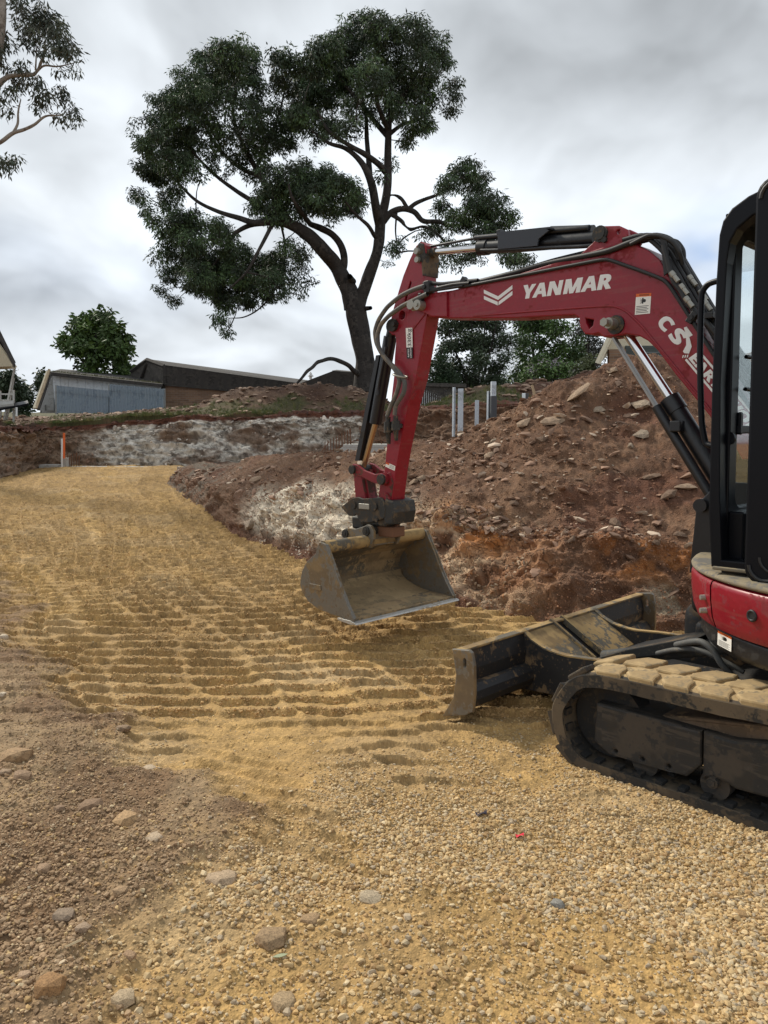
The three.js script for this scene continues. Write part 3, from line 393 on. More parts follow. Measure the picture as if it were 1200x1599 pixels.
// the far cut bank (two sides of the excavation), white weathered rock under dark red topsoil
const terrBase = (x, D) => lerp(1.66, 2.1, sm(-12.5, -7, x)) + 0.48 * sm(24, 33, D) + 0.5 * sm(36, 70, D) + 0.06 * sm(4, 12, x);
const bank = (() => {
  const spec = [[-700, 860, 11, 13, 1.75], [-330, 800, 13.5, 15.2, 1.7], [-130, 770, 15.5, 17, 1.66], [0, 746, 18.2, 19.6, 1.66], [40, 735, 21, 21.9, 1.68], [66, 729, 22.9, 23.5, 1.7], [110, 727, 23.4, 24.0, 1.74], [180, 727, 23.4, 24.1, 1.86], [260, 727, 23.4, 24.1, 2.0], [340, 727, 23.3, 24.1, 2.07], [420, 727, 23, 23.8, 2.1], [490, 728, 22.6, 23.2, 2.12], [540, 729, 22.3, 22.9, 2.13], [590, 730, 21, 21.6, 2.15], [640, 700, 18.6, 19.3, 2.17], [720, 692, 17.4, 18, 2.18], [800, 690, 16.9, 17.5, 2.2], [880, 690, 16.6, 17.2, 2.2], [1000, 690, 16.4, 17, 2.2], [1300, 690, 16, 16.6, 2.2], [1900, 690, 15.5, 16, 2.2]];
  const cols = spec.map(([px, py, D, LD, ly]) => { const F = at(px, py, D), L = at(px, 700, LD), q = (t, h) => [lerp(F.x, L.x, t), lerp(F.y, ly, h), lerp(F.z, L.z, t)]; return [[F.x, F.y - 0.35, F.z + 0.3], A(F), q(0.3, 0.28), q(0.6, 0.55), q(0.78, 0.74), q(0.86, 0.86), q(0.96, 0.97), q(1.12, 1), [L.x, ly - 0.02, L.z - 1.2]]; });
  return sheet('cut_bank', cols, 900, 110, (x, y, z, u, v) => {
    const e = sm(0.05, 0.16, v), rock = sm(0.7, 0.6, v), r = ridge3(x * 1.1 + y * 1.2, y * 3.6 - x * 0.35, z * 1.1, 4, 13) - 0.62, n = fbm3(x * 0.8, y * 1.1, z * 0.8, 3, 33) - 0.5, c = fbm3(x * 6, y * 9, z * 6, 3, 23) - 0.5;
    return [e * (n * 0.4 + rock * r * 0.5 + c * 0.14 + (1 - rock) * (vn3(x * 4, y * 6, z * 4, 55) - 0.5) * 0.16), 0, 0];
  }, (x, y, z, u, v, ny, d) => {
    const n = fbm3(x * 0.9, y * 1.4, z * 0.9, 4, 73), s = fbm3(x * 1.6 + y * 2, y * 7, z * 1.6, 4, 83), h = fbm3(x * 7, y * 12, z * 7, 3, 87), lip = 0.66 + 0.16 * (fbm3(x * 0.9, 3, z * 0.9, 3, 97) - 0.5);
    let c = mix3([0.62, 0.54, 0.44], [0.98, 0.92, 0.82], sm(0.36, 0.5, s)); c = mix3(c, [0.22, 0.19, 0.165], sm(0.53, 0.66, h) * 0.75); c = mix3(c, [0.29, 0.18, 0.115], sm(0.52, 0.66, n + 0.2 * sm(0.35, 0.12, v)) * 0.85);
    if (x < -8.2) c = mix3(c, mix3([0.24, 0.14, 0.085], [0.44, 0.31, 0.21], s), sm(-8.2, -10.3, x));
    if (x > -0.9) c = mix3(c, mix3([0.19, 0.095, 0.05], [0.3, 0.19, 0.12], s), sm(-0.9, -0.2, x));
    const top = sm(lip - 0.03, lip + 0.02, v + 0.05 * (h - 0.5)); c = mix3(c, mix3([0.12, 0.038, 0.02], [0.19, 0.07, 0.036], h), top);
    return c;
  }, M.cut, 1.6);
})();
// the upper terrace, with heaps of soil, on to the hills behind
const heap = (x, z, cx, cz, rx, rz, h, p = 2) => h * Math.exp(-Math.pow(Math.abs((x - cx) / rx), p) - Math.pow(Math.abs((z - cz) / rz), 2));
function terr(x, z) {
  const D = -z; let y = terrBase(x, D);
  y += heap(x, z, -3.2, -28.3, 3.4, 1.9, 0.95, 4) * (0.85 + 0.3 * fbm2(x * 0.9, z * 0.9, 3, 5)) + heap(x, z, 2.55, -20.2, 0.95, 1.3, 0.6) + heap(x, z, 4.6, -21.8, 1.9, 1.6, 0.82, 4) + heap(x, z, 8.5, -21.5, 2.6, 2.2, 1.15, 4) + heap(x, z, 14, -21, 4, 3, 1.4);
  y += heap(x, z, -11.5, -28, 4, 1.6, 0.22) * 1; y += (fbm2(x * 0.7, z * 0.7, 4, 9) - 0.5) * 0.22 + (fbm2(x * 4, z * 4, 3, 19) - 0.5) * 0.1;
  y += 14 * sm(90, 260, D) * fbm2(x * 0.012, z * 0.012, 3, 15); return y;
}
const grassAt = (x, z) => { const D = -z; return Math.max(sm(0.42, 0.6, fbm2(x * 0.9, z * 0.9, 4, 29) + 0.3 * heap(x, z, -8, -25, 6, 1.1, 1) + 0.25 * heap(x, z, 2.2, -19.5, 1.6, 1.6, 1) + 0.2 * heap(x, z, -4, -25.2, 4, 0.8, 1) - 0.28 * heap(x, z, -3.2, -28.8, 3.6, 2, 1) - 0.3 * heap(x, z, 4.9, -22, 2.2, 1.4, 1) - 0.22 * heap(x, z, -13, -26.5, 4, 1.3, 1)), sm(31, 36, D)); };
const lipD = px => tbl([[-700, 13], [-330, 15.2], [-130, 17], [0, 19.6], [40, 21.9], [66, 23.5], [110, 24], [340, 24.1], [420, 23.8], [540, 22.9], [590, 21.6], [640, 19.3], [720, 18], [800, 17.5], [880, 17.2], [1000, 17], [1300, 16.6], [1900, 16]], px);
{
  const nu = 420, nv = 170, P = [], C = [], UV = [], idx = [];
  for (let j = 0; j <= nv; j++) for (let i = 0; i <= nu; i++) {
    const px = lerp(-700, 1900, i / nu), l = lipD(px), t = j / nv, D = t < 0.75 ? l + 0.15 + (t / 0.75) * (36 - l) : 36 * Math.pow(340 / 36, (t - 0.75) / 0.25), x = (px - 600) / FPX * D, z = -D; let y = terr(x, z); if (j === 0) y -= 0.9;
    P.push(x, y, z); UV.push(x / 1.3, z / 1.3); const g = grassAt(x, z), n = fbm2(x * 1.6, z * 1.6, 4, 39), h = fbm2(x * 6, z * 6, 3, 49);
    let c = mix3([0.14, 0.07, 0.042], [0.24, 0.145, 0.095], sm(0.35, 0.65, n)); c = mix3(c, [0.17, 0.07, 0.035], heap(x, z, 4.9, -22, 2.2, 2, 1) * 0.8); c = mix3(c, mix3([0.07, 0.085, 0.025], [0.15, 0.14, 0.05], h), g * 0.85); C.push(...c);
  }
  for (let j = 0; j < nv; j++) for (let i = 0; i < nu; i++) { const a = j * (nu + 1) + i, b = a + 1, c = a + nu + 1, d = c + 1; idx.push(a, b, c, b, d, c); }
  const g = new THREE.BufferGeometry(); g.setAttribute('position', new THREE.Float32BufferAttribute(P, 3)); g.setAttribute('color', new THREE.Float32BufferAttribute(C, 3)); g.setAttribute('uv', new THREE.Float32BufferAttribute(UV, 2)); g.setIndex(idx); g.computeVertexNormals();
  const m = new THREE.Mesh(g, M.soil); m.name = 'upper_terrace'; m.userData.kind = 'structure'; m.castShadow = m.receiveShadow = true; scene.add(m);
  // broken rock on the terrace heaps, and grass
  const R = rng(17), list = [], gl = [];
  for (let i = 0; i < 9000; i++) { const px = lerp(-60, 1250, R()), D = lipD(px) + 0.2 + 9 * R(), x = (px - 600) / FPX * D; if (R() < grassAt(x, -D) * 0.85) continue; const s = 0.02 + 0.13 * Math.pow(R(), 4); const k = 0.6 + 0.7 * R(); list.push({ p: [x, terr(x, -D) + s * 0.2, -D], r: [(R() - 0.5) * 0.7, R() * 6.3, (R() - 0.5) * 0.7], s: [s * 1.3, s * 0.5, s], c: [0.3 * k, 0.2 * k, 0.14 * k] }); }
  instanced('rock_fragments', rockGeo(801, 0.6, 1, 0.5), M.peb, list, m);
  const blades = []; { const Q = rng(3); for (let i = 0; i < 14; i++) { const a = Q() * 6.3, r = Q() * 0.6, h = 0.5 + 0.6 * Q(), w = 0.05, x = Math.cos(a) * r, z = Math.sin(a) * r, b = Q() * 6.3, lx = (Q() - 0.5) * 0.9, lz = (Q() - 0.5) * 0.9; blades.push(x - w * Math.cos(b), 0, z - w * Math.sin(b), x + w * Math.cos(b), 0, z + w * Math.sin(b), x + lx, h, z + lz); } }
  const bg = new THREE.BufferGeometry(); bg.setAttribute('position', new THREE.Float32BufferAttribute(blades, 3)); bg.computeVertexNormals();
  for (let i = 0; i < 11000; i++) { const px = lerp(-60, 1100, R()), D = lipD(px) - 0.05 + 12 * Math.pow(R(), 1.4), x = (px - 600) / FPX * D; if (R() > grassAt(x, -D)) continue; const s = 0.06 + 0.09 * R(), k = 0.6 + 0.7 * R(), b = R(); gl.push({ p: [x, terr(x, -D) - 0.02, -D], r: [0, R() * 6.3, 0], s: s, c: [lerp(0.06, 0.17, b) * k, lerp(0.095, 0.15, b) * k, lerp(0.02, 0.05, b) * k] }); }
  const gm = instanced('grass', bg, M.peb, gl, scene); tag(gm, 'short patchy green grass along the top of the cut bank', 'grass');
}
// rock on the spoil mound: named slabs, then fragments
{
  const R = rng(29), { m, pick, P, nu, nv } = mound;
  const hit = (px, py) => { let b = 1e9, k = 0; for (let j = 30; j < nv * 0.82; j++) for (let i = 0; i <= nu; i++) { const q = (j * (nu + 1) + i) * 3, x = P[q], y = P[q + 1] - EYE, d = -P[q + 2]; const dd = d * cP - y * sP, u = 600 + FPX * x / dd, v = 799.5 - FPX * (y * cP + d * sP) / dd, e = (u - px) ** 2 + (v - py) ** 2; if (e < b) { b = e; k = j * (nu + 1) + i; } } return pick((k % (nu + 1)) / nu, fl(k / (nu + 1)) / nv); };
  const slabs = [[904, 616, 50, 16, 0.5], [862, 660, 62, 17, 0.35], [818, 664, 36, 14, 0.2], [796, 674, 26, 12, 0.3], [1005, 634, 48, 8, 0.1], [1006, 678, 34, 17, -0.3], [1020, 746, 30, 14, 0.2], [1046, 772, 42, 24, -0.1], [1072, 760, 40, 16, -0.4], [960, 818, 24, 22, 0.8], [846, 688, 26, 18, 0], [985, 697, 14, 17, 0.2], [765, 712, 24, 18, 0.5], [648, 752, 22, 14, 0.2], [660, 748, 20, 14, -0.3], [803, 786, 16, 12, 0.3], [1000, 576, 26, 8, 0.5], [958, 580, 22, 8, 0.3], [1010, 590, 16, 8, 0], [930, 596, 16, 8, 0.2], [894, 843, 20, 12, 0.1], [880, 720, 14, 8, 0.2], [845, 745, 10, 10, 0.2], [1062, 835, 26, 12, 0], [1022, 848, 16, 9, 0.3], [1092, 800, 16, 10, 0.2], [935, 640, 24, 9, 0.3], [1040, 660, 22, 9, 0.2], [1060, 640, 18, 8, 0.1], [770, 690, 18, 8, 0.4], [720, 720, 14, 6, 0.2], [700, 745, 14, 7, 0.1], [405, 735, 26, 8, 0.1], [400, 750, 26, 9, 0], [365, 752, 14, 10, 0.4], [490, 742, 20, 8, 0.1], [392, 820, 16, 26, 1.1], [330, 808, 14, 8, 0.3], [360, 730, 16, 6, 0], [450, 720, 16, 6, 0.2], [530, 715, 16, 6, 0.1], [560, 730, 14, 7, 0.3]];
  const mats = [[0.37, 0.255, 0.17], [0.42, 0.3, 0.205], [0.25, 0.16, 0.105], [0.46, 0.36, 0.265]].map(c => rockM(...c.map(e => e * 1.2)));
  slabs.forEach(([px, py, w, h, tilt], i) => {
    const s = hit(px, py), D = -s.p.z, sz = w / FPX * D * 0.56, k = new THREE.Mesh(rockGeo(900 + i, 0.3 + 0.2 * R(), i % 3 ? 1 : 2, 0.75), mats[px > 880 && py > 760 ? 2 : i < 3 ? 1 : fl(R() * 4)]);
    k.scale.set(sz, Math.max(h / w * sz * 1.4, sz * 0.4), Math.max(sz * 0.7, h / FPX * D * 0.7)); const q = new THREE.Quaternion().setFromUnitVectors(new THREE.Vector3(0, 1, 0), s.n.clone().lerp(new THREE.Vector3(0, 1, 0), 0.35).normalize()); k.quaternion.copy(q).multiply(new THREE.Quaternion().setFromEuler(new THREE.Euler((R() - 0.5) * 0.4, (R() - 0.5) * 0.8, tilt * 0.5)));
    k.position.copy(s.p).addScaledVector(s.n, sz * 0.12); k.name = 'rock'; k.castShadow = k.receiveShadow = true; m.add(k);
  });
  const list = [];
  for (let i = 0; i < 11000; i++) { const u = R(), v = R() * 0.8, s = pick(u, v); if (v < 0.36 && R() > 0.07) continue; const cl = fbm3(s.p.x * 1.4, s.p.y * 1.4, s.p.z * 1.4, 3, 7); if (R() > sm(0.35, 0.62, cl) + 0.12) continue; const w = 0.007 + 0.011 * R() + 0.065 * Math.pow(R(), 7), k = 0.55 + 0.75 * R(), c = R() < 0.2 ? [0.5, 0.39, 0.29] : [0.25, 0.15, 0.098]; list.push({ p: A(s.p.addScaledVector(s.n, w * 0.15)), r: [(R() - 0.5) * 1.2, R() * 6.3, (R() - 0.5) * 1.2], s: [w * 1.4, w * 0.55, w], c: c.map(e => e * k) }); }
  instanced('rock_fragments', rockGeo(811, 0.6, 1, 0.6), M.peb, list, m);
  const cr = []; for (let i = 0; i < 30000; i++) { const s = pick(R(), R() * 0.8), w = 0.004 + 0.011 * R() * R(), k = 0.7 + 0.7 * R(); cr.push({ p: A(s.p.addScaledVector(s.n, w * 0.2)), r: [R() * 6, R() * 6.3, 0], s: w, c: [0.28 * k, 0.148 * k, 0.083 * k] }); }
  instanced('soil_crumbs', rockGeo(815, 0.85, 1, 0.5), M.peb, cr, m);
  const wb = []; for (let i = 0; i < 2200; i++) { const u = lerp(3.2, 7.6, R()) / 13, v = lerp(0.14, 0.42, R()), s = pick(u, v), X = u * 13; if (fbm3(s.p.x * 2, s.p.y * 2, s.p.z * 2, 3, 91) < 0.46) continue; const w = 0.008 + 0.022 * Math.pow(R(), 2), k = 0.6 + 0.6 * R(), c = X < 5.5 ? [0.62, 0.53, 0.42] : R() < 0.3 ? [0.36, 0.18, 0.08] : [0.4, 0.29, 0.19]; wb.push({ p: A(s.p.addScaledVector(s.n, -w * 0.35)), r: [R() * 6, R() * 6, R() * 6], s: [w * 1.5, w * 0.6, w], c: c.map(e => e * k) }); }
  instanced('cut_rock', rockGeo(817, 0.8, 1, 0.6), M.peb, wb, m);
  const bl = []; const bp = bank.pick; for (let i = 0; i < 1100; i++) { const s = bp(R(), 0.12 + 0.55 * R()); const w = 0.02 + 0.1 * Math.pow(R(), 3), k = 0.55 + 0.6 * R(); bl.push({ p: A(s.p), r: [(R() - 0.5) * 2.4, R() * 6.3, (R() - 0.5) * 2.4], s: [w * 1.4, w * 0.5, w], c: s.p.x < -9 || s.p.x > -0.5 ? [0.24 * k, 0.15 * k, 0.1 * k] : [0.7 * k, 0.62 * k, 0.53 * k] }); }
  instanced('rock_fragments', rockGeo(821, 0.7, 1, 0.6), M.peb, bl, bank.m);
}

// ---------------------------------------------------------------- the excavator (x forward, y up, z to its right)
{
  const yaw = THREE.MathUtils.degToRad(43.49), pit = THREE.MathUtils.degToRad(-1.06), rol = THREE.MathUtils.degToRad(0.19);
  const fw = new THREE.Vector3(-Math.sin(yaw), 0, -Math.cos(yaw)), rt = new THREE.Vector3(Math.cos(yaw), 0, -Math.sin(yaw)), up = new THREE.Vector3(0, 1, 0);
  const F = fw.clone().multiplyScalar(Math.cos(pit)).addScaledVector(up, Math.sin(pit)), U2 = up.clone().multiplyScalar(Math.cos(pit)).addScaledVector(fw, -Math.sin(pit));
  const Rt = rt.clone().multiplyScalar(Math.cos(rol)).addScaledVector(U2, Math.sin(rol)), U = U2.clone().multiplyScalar(Math.cos(rol)).addScaledVector(rt, -Math.sin(rol));
  const ex = thing('excavator', 'red and black tracked mini excavator with its wide bucket held low over the gravel', 'excavator');
  ex.applyMatrix4(new THREE.Matrix4().makeBasis(F, U, Rt)); ex.position.set(2.389, -0.007, -3.24);
  const font = await new FontLoader().loadAsync('fonts/droid/droid_sans_bold.typeface.json');
  // flat raised print on the left face: origin o, text runs along d, letters stand along u
  function print(name, text, o, d, cap, parent, z, width, shear = 0.18, bold = 0.05) {
    const size = cap * 1.38, g = new TextGeometry(text, { font, size, depth: 0.0008, curveSegments: 6, bevelEnabled: true, bevelSize: bold * cap, bevelThickness: 0.0004, bevelSegments: 1 }); g.computeBoundingBox(); const B = g.boundingBox, w = B.max.x - B.min.x, hh = B.max.y - B.min.y, p = g.attributes.position, sx = width / w, sy = cap / hh;
    for (let i = 0; i < p.count; i++) { const b = (p.getY(i) - B.min.y) * sy, a = (p.getX(i) - B.min.x) * sx + b * shear, c = p.getZ(i); p.setXYZ(i, o[0] + d[0] * a + d[1] * b, o[1] + d[1] * a - d[0] * b, z - c); }
    g.computeVertexNormals(); return part(name, g, M.white, parent);
  }
  function sticker(name, pts, z, parent, draw, w = 128, h = 160, label) { // printed label on a thin plate, corners tl tr br bl
    const cv = document.createElement('canvas'); cv.width = w; cv.height = h; const c = cv.getContext('2d'); draw(c, w, h); const t = new THREE.CanvasTexture(cv); t.colorSpace = THREE.SRGBColorSpace;
    const g = new THREE.BufferGeometry(), P = []; for (const p of pts) P.push(...(p.length === 3 ? p : [p[0], p[1], z])); g.setAttribute('position', new THREE.Float32BufferAttribute(P, 3)); g.setAttribute('uv', new THREE.Float32BufferAttribute([0, 1, 1, 1, 1, 0, 0, 0], 2)); g.setIndex([0, 2, 1, 0, 3, 2]); g.computeVertexNormals();
    const m = new THREE.Mesh(g, std({ map: t, roughness: 0.5 })); m.name = name; if (label) m.userData.label = label; parent.add(m); return m;
  }
  const warnDraw = (c, w, h) => { c.fillStyle = '#e9e7e0'; c.fillRect(0, 0, w, h); c.fillStyle = '#d8641e'; c.fillRect(0, 0, w, h * 0.16); c.fillStyle = '#111'; c.font = 'bold ' + h * 0.11 + 'px sans-serif'; c.textAlign = 'center'; c.fillText('⚠ WARNING', w / 2, h * 0.12); c.fillRect(w * 0.42, h * 0.22, w * 0.1, h * 0.28); c.beginPath(); c.arc(w * 0.58, h * 0.36, w * 0.1, 0, 7); c.fill(); for (let i = 0; i < 4; i++) { c.beginPath(); c.moveTo(w * 0.5, h * 0.4); c.lineTo(w * 0.3, h * (0.25 + i * 0.08)); c.lineWidth = 3; c.stroke(); } c.fillStyle = '#333'; for (let i = 0; i < 5; i++) c.fillRect(w * 0.08, h * (0.6 + i * 0.075), w * (0.8 - 0.1 * (i % 2)), h * 0.03); };

  // ---- tracks
  const outL = [[0.268, 0.516], [0.487, 0.506], [0.697, 0.502], [0.893, 0.498], [1.03, 0.486], [1.125, 0.449], [1.196, 0.37], [1.238, 0.285], [1.24, 0.215], [1.215, 0.13], [1.17, 0.066], [1.12, 0.027], [1.06, 0.006], [0.98, 0.004], [0.72, 0.003], [0.47, 0.0], [0.25, 0.0], [-0.2, 0.0], [-0.7, 0.0], [-0.95, 0.01], [-1.1, 0.07], [-1.2, 0.2], [-1.19, 0.35], [-1.1, 0.46], [-0.95, 0.51], [-0.4, 0.52], [-0.05, 0.52]];
  function makeTrack(z0, z1) {
    const g = new THREE.Group(); g.name = 'track'; ex.add(g);
    const c = new THREE.CatmullRomCurve3(outL.map(p => new THREE.Vector3(p[0], p[1], 0)), true, 'centripetal'), N = 220, P = c.getSpacedPoints(N), s = new THREE.Shape(), hole = new THREE.Path(), inn = [];
    for (let i = 0; i < N; i++) { const a = P[(i + N - 1) % N], b = P[(i + 1) % N], t = b.clone().sub(a).normalize(); inn.push([P[i].x + t.y * -1 * 0 - 0.05 * -t.y * -1, P[i].y - 0.05 * t.x * 0]); }
    // inner loop: offset towards the middle of the loop
    const ins = P.slice(0, N).map((p, i) => { const a = P[(i + N - 1) % N], b = P[(i + 1) % N], t = b.clone().sub(a).normalize(); let nx = -t.y, ny = t.x; const dx = 0 - p.x * 0.85, dy = 0.25 - p.y; if (nx * dx * 0.2 + ny * dy < 0 && Math.abs(p.x) < 0.95 || (Math.abs(p.x) >= 0.95 && nx * (Math.sign(p.x) * 0.95 - p.x) + ny * (0.25 - p.y) < 0)) { nx = -nx; ny = -ny; } const th = 0.052 + 0.006 * vn2(i * 0.3, 3); return [p.x + nx * th, p.y + ny * th]; });
    s.setFromPoints(P.slice(0, N).map(p => new THREE.Vector2(p.x, p.y))); hole.setFromPoints(V2(ins)); s.holes.push(hole);
    const belt = new THREE.ExtrudeGeometry(s, { depth: z1 - z0 - 0.02, bevelEnabled: true, bevelThickness: 0.01, bevelSize: 0.008, bevelOffset: -0.008, bevelSegments: 2 }).translate(0, 0, z0 + 0.01);
    part('rubber_belt', belt, M.rubber, g);
    // lugs: pairs of staggered blocks across the belt
    const L = c.getLength(), pitch = 0.158, n = Math.round(L / pitch), zm = (z0 + z1) / 2, w = z1 - z0;
    const lug = (v, half) => { // a chevroned block, local x along the belt, y out, z across
      const zs = half > 0 ? [0.01, w / 2 - 0.004] : [-w / 2 + 0.004, -0.01], k = (zz) => -half * zz * 0.25;
      const sh = new THREE.Shape(V2([[-0.06, zs[0]], [0.046, zs[0]], [0.07, zs[0] + (zs[1] - zs[0]) * 0.3], [0.064, zs[0] + (zs[1] - zs[0]) * 0.6], [0.042, zs[1]], [-0.05, zs[1]], [-0.07, zs[0] + (zs[1] - zs[0]) * 0.62], [-0.06, zs[0] + (zs[1] - zs[0]) * 0.3]].map(([x, z]) => [x - Math.abs(z) * 0.28 + 0.02, z])));
      const e = new THREE.ExtrudeGeometry(sh, { depth: 0.014, bevelEnabled: true, bevelThickness: 0.008, bevelSize: 0.009, bevelOffset: -0.007, bevelSegments: 2 }); e.rotateX(PI / 2); e.scale(1, -1, 1); return e; };
    const lugs = [lug(0, 1), lug(0, -1)].map(e => { e = prep(e); const p = e.attributes.position, r = rng(9); e.computeVertexNormals(); return e; });
    const Rg = rng(z0 < 0 ? 12 : 13);
    for (let i = 0; i < n; i++) for (const h of [0, 1]) {
      const t = ((i + (h ? 0.5 : 0)) * pitch / L) % 1, p = c.getPointAt(t), tg = c.getTangentAt(t), m = new THREE.Mesh(lugs[h], p.y > 0.44 && p.x < 1.08 && p.x > -1 ? M.lugMud : M.rubber);
      // outward is the left-hand side of the direction of travel or the right: chosen away from the loop's middle
      let ox = tg.y, oy = -tg.x; const cx = Math.max(-0.95, Math.min(0.95, p.x)), cy = 0.25; if (ox * (p.x - cx) + oy * (p.y - cy) < 0) { ox = -ox; oy = -oy; }
      const X = new THREE.Vector3(oy, -ox, 0), Y = new THREE.Vector3(ox, oy, 0), Z = new THREE.Vector3(0, 0, 1); m.matrixAutoUpdate = true; const mm = new THREE.Matrix4().makeBasis(X, Y, Z); m.quaternion.setFromRotationMatrix(mm); m.position.set(p.x - ox * 0.006, p.y - oy * 0.006, zm); m.scale.set(0.95 + 0.12 * Rg(), 0.85 + 0.35 * Rg(), 1); m.name = 'track_lug'; m.castShadow = m.receiveShadow = true; g.add(m);
    }
    { const nx = 160, nz = 24, Pp = [], ix = [], top = outL.filter(a => a[1] > 0.43).sort((a, b) => a[0] - b[0]); for (let i = 0; i <= nx; i++) for (let j = 0; j <= nz; j++) { const x = lerp(-1.0, 1.09, i / nx), z = lerp(z0 + 0.006, z1 - 0.006, j / nz); Pp.push(x, tbl(top, x) - 0.002 + 0.012 * fbm2(x * 22, z * 22, 4, 3) - 0.02 * sm(0.3, 0, Math.min(j, nz - j) / 6) , z); } for (let i = 0; i < nx; i++) for (let j = 0; j < nz; j++) { const a = i * (nz + 1) + j, b = a + 1, c2 = a + nz + 1; ix.push(a, b, c2, b, c2 + 1, c2); } const dgm = new THREE.BufferGeometry(); dgm.setAttribute('position', new THREE.Float32BufferAttribute(Pp, 3)); dgm.setIndex(ix); dgm.computeVertexNormals(); part('packed_dirt', dgm, M.lugMud, g); }
    // guide lugs of the steel cores inside the belt
    const cores = []; for (let i = 0; i < N; i += 4) { const p = ins[i], a = ins[(i + N - 1) % N], b = ins[(i + 1) % N], dx = b[0] - a[0], dy = b[1] - a[1], l = Math.hypot(dx, dy), q = new THREE.BoxGeometry(0.032, 0.03, 0.05); for (const zz of [z0 + 0.05, zm, z1 - 0.05]) { const e = q.clone(); e.rotateZ(Math.atan2(dy, dx)); e.translate(p[0], p[1], zz); cores.push(e); } }
    part('core_lugs', cores, M.rubberDark, g);
    const inr = z0 < 0, zo = inr ? z0 + 0.05 : z1 - 0.05, zi = inr ? z0 + 0.29 : z1 - 0.29, za = Math.min(zo, zi), zb = Math.max(zo, zi);
    part('idler_wheel', [pinZ(1.0, 0.245, zm - 0.05, zm + 0.05, 0.175, 32), pinZ(1.0, 0.245, zm - 0.09, zm + 0.09, 0.06)], M.rubberDark, g);
    part('sprocket', [pinZ(-0.95, 0.255, zm - 0.05, zm + 0.05, 0.19, 28), pinZ(-0.95, 0.255, zm - 0.1, zm + 0.1, 0.11)], M.rubberDark, g);
    const pf = [[1.03, 0.335], [0.79, 0.337], [0.545, 0.334], [0.543, 0.186], [0.602, 0.118], [0.965, 0.104], [1.042, 0.15]];
    part('track_guard', plate(pf, za, zb, 0.012, [[circOut(0.93, 0.132, 0.008)], [circOut(0.8, 0.135, 0.009)], [circOut(0.68, 0.138, 0.009)]].flat()), M.frame, g);
    part('track_frame', plate([[0.538, 0.336], [0.42, 0.333], [0.28, 0.36], [-0.3, 0.36], [-0.8, 0.34], [-0.85, 0.18], [-0.6, 0.13], [0.27, 0.136], [0.4, 0.13], [0.44, 0.145], [0.49, 0.15], [0.535, 0.13]], za + 0.004, zb, 0.014), M.frame, g);
    part('mud_shelf', plate([[0.76, 0.332], [0.7, 0.345], [0.57, 0.372], [0.3, 0.41], [-0.6, 0.42], [-0.7, 0.33]], za + 0.05, zb + 0.01, 0.012), M.mudFlat, g);
    for (const x of [0.8, 0.49, 0.15, -0.2, -0.55]) part('track_roller', [pinZ(x, 0.112, zm - 0.09, zm - 0.03, 0.062, 24), pinZ(x, 0.112, zm + 0.03, zm + 0.09, 0.062, 24), ...(x === 0.49 ? [pinZ(x, 0.132, za - 0.008, zb, 0.024, 12), pinZ(x, 0.132, za - 0.016, za, 0.015, 6)] : [])], M.frame, g);
    return g;
  }
  function circOut(x, y, r) { return circ(x, y, r, 10); }
  makeTrack(-1.005, -0.675); makeTrack(0.675, 1.005);

  // ---- undercarriage
  part('centre_frame', [plate([[0.7, 0.2], [0.75, 0.36], [0.45, 0.44], [-0.5, 0.44], [-0.7, 0.36], [-0.6, 0.2]], -0.42, 0.42, 0.02), box(-0.3, 0.2, -0.7, 0.45, 0.38, 0.7, 0.03)], M.frame, ex);
  part('slew_ring', [new THREE.CylinderGeometry(0.46, 0.5, 0.1, 48).translate(0, 0.5, 0), new THREE.CylinderGeometry(0.38, 0.38, 0.08, 48).translate(0, 0.58, 0)], M.blackDirty, ex);
  part('swing_casting', [new THREE.CapsuleGeometry(0.1, 0.1, 6, 18).translate(1.0, 0.5, 0.12), box(0.72, 0.42, -0.02, 1.0, 0.56, 0.28, 0.04)], M.blackDirty, ex);
  // ---- dozer blade
  const bl = new THREE.Group(); bl.name = 'dozer_blade'; ex.add(bl);
  part('blade_plate', plate([[1.842, 0.428], [1.822, 0.32], [1.834, 0.2], [1.918, 0.052], [1.898, 0.046], [1.812, 0.19], [1.798, 0.32], [1.818, 0.43]], -0.985, 0.985, 0.004), M.blackDirty, bl);
  part('blade_top_edge', box(1.806, 0.424, -1.0, 1.86, 0.437, 1.0, 0.004), M.bladeTan, bl);
  const endP = [[1.866, 0.436], [1.75, 0.452], [1.732, 0.44], [1.716, 0.376], [1.714, 0.22], [1.726, 0.123], [1.78, 0.09], [1.94, 0.044], [1.86, 0.17], [1.84, 0.3]];
  for (const [a, b] of [[-1.01, -0.985], [0.985, 1.01]]) part('end_plate', plate(endP, a, b, 0.005, [rrect(1.768, 0.352, 1.79, 0.402, 0.011)]), M.bucketOut, bl);
  for (const [a, b] of [[-0.984, -0.44], [0.36, 0.984]]) part('stiffener_tube', [plate([[1.815, 0.25], [1.775, 0.245], [1.745, 0.215], [1.735, 0.175], [1.75, 0.135], [1.79, 0.112], [1.86, 0.11], [1.82, 0.19]], a, b, 0.004)], M.blackDirty, bl);
  const armP = [[1.818, 0.434], [1.76, 0.392], [1.682, 0.36], [1.6, 0.346], [1.52, 0.342], [1.36, 0.356], [1.0, 0.37], [0.6, 0.33], [0.6, 0.15], [1.0, 0.1], [1.62, 0.1], [1.83, 0.085], [1.8, 0.3]];
  part('blade_arm', plate(armP, -0.44, -0.41, 0.006), M.blackDirty, bl); part('blade_arm', plate(armP, 0.33, 0.36, 0.006), M.blackDirty, bl);
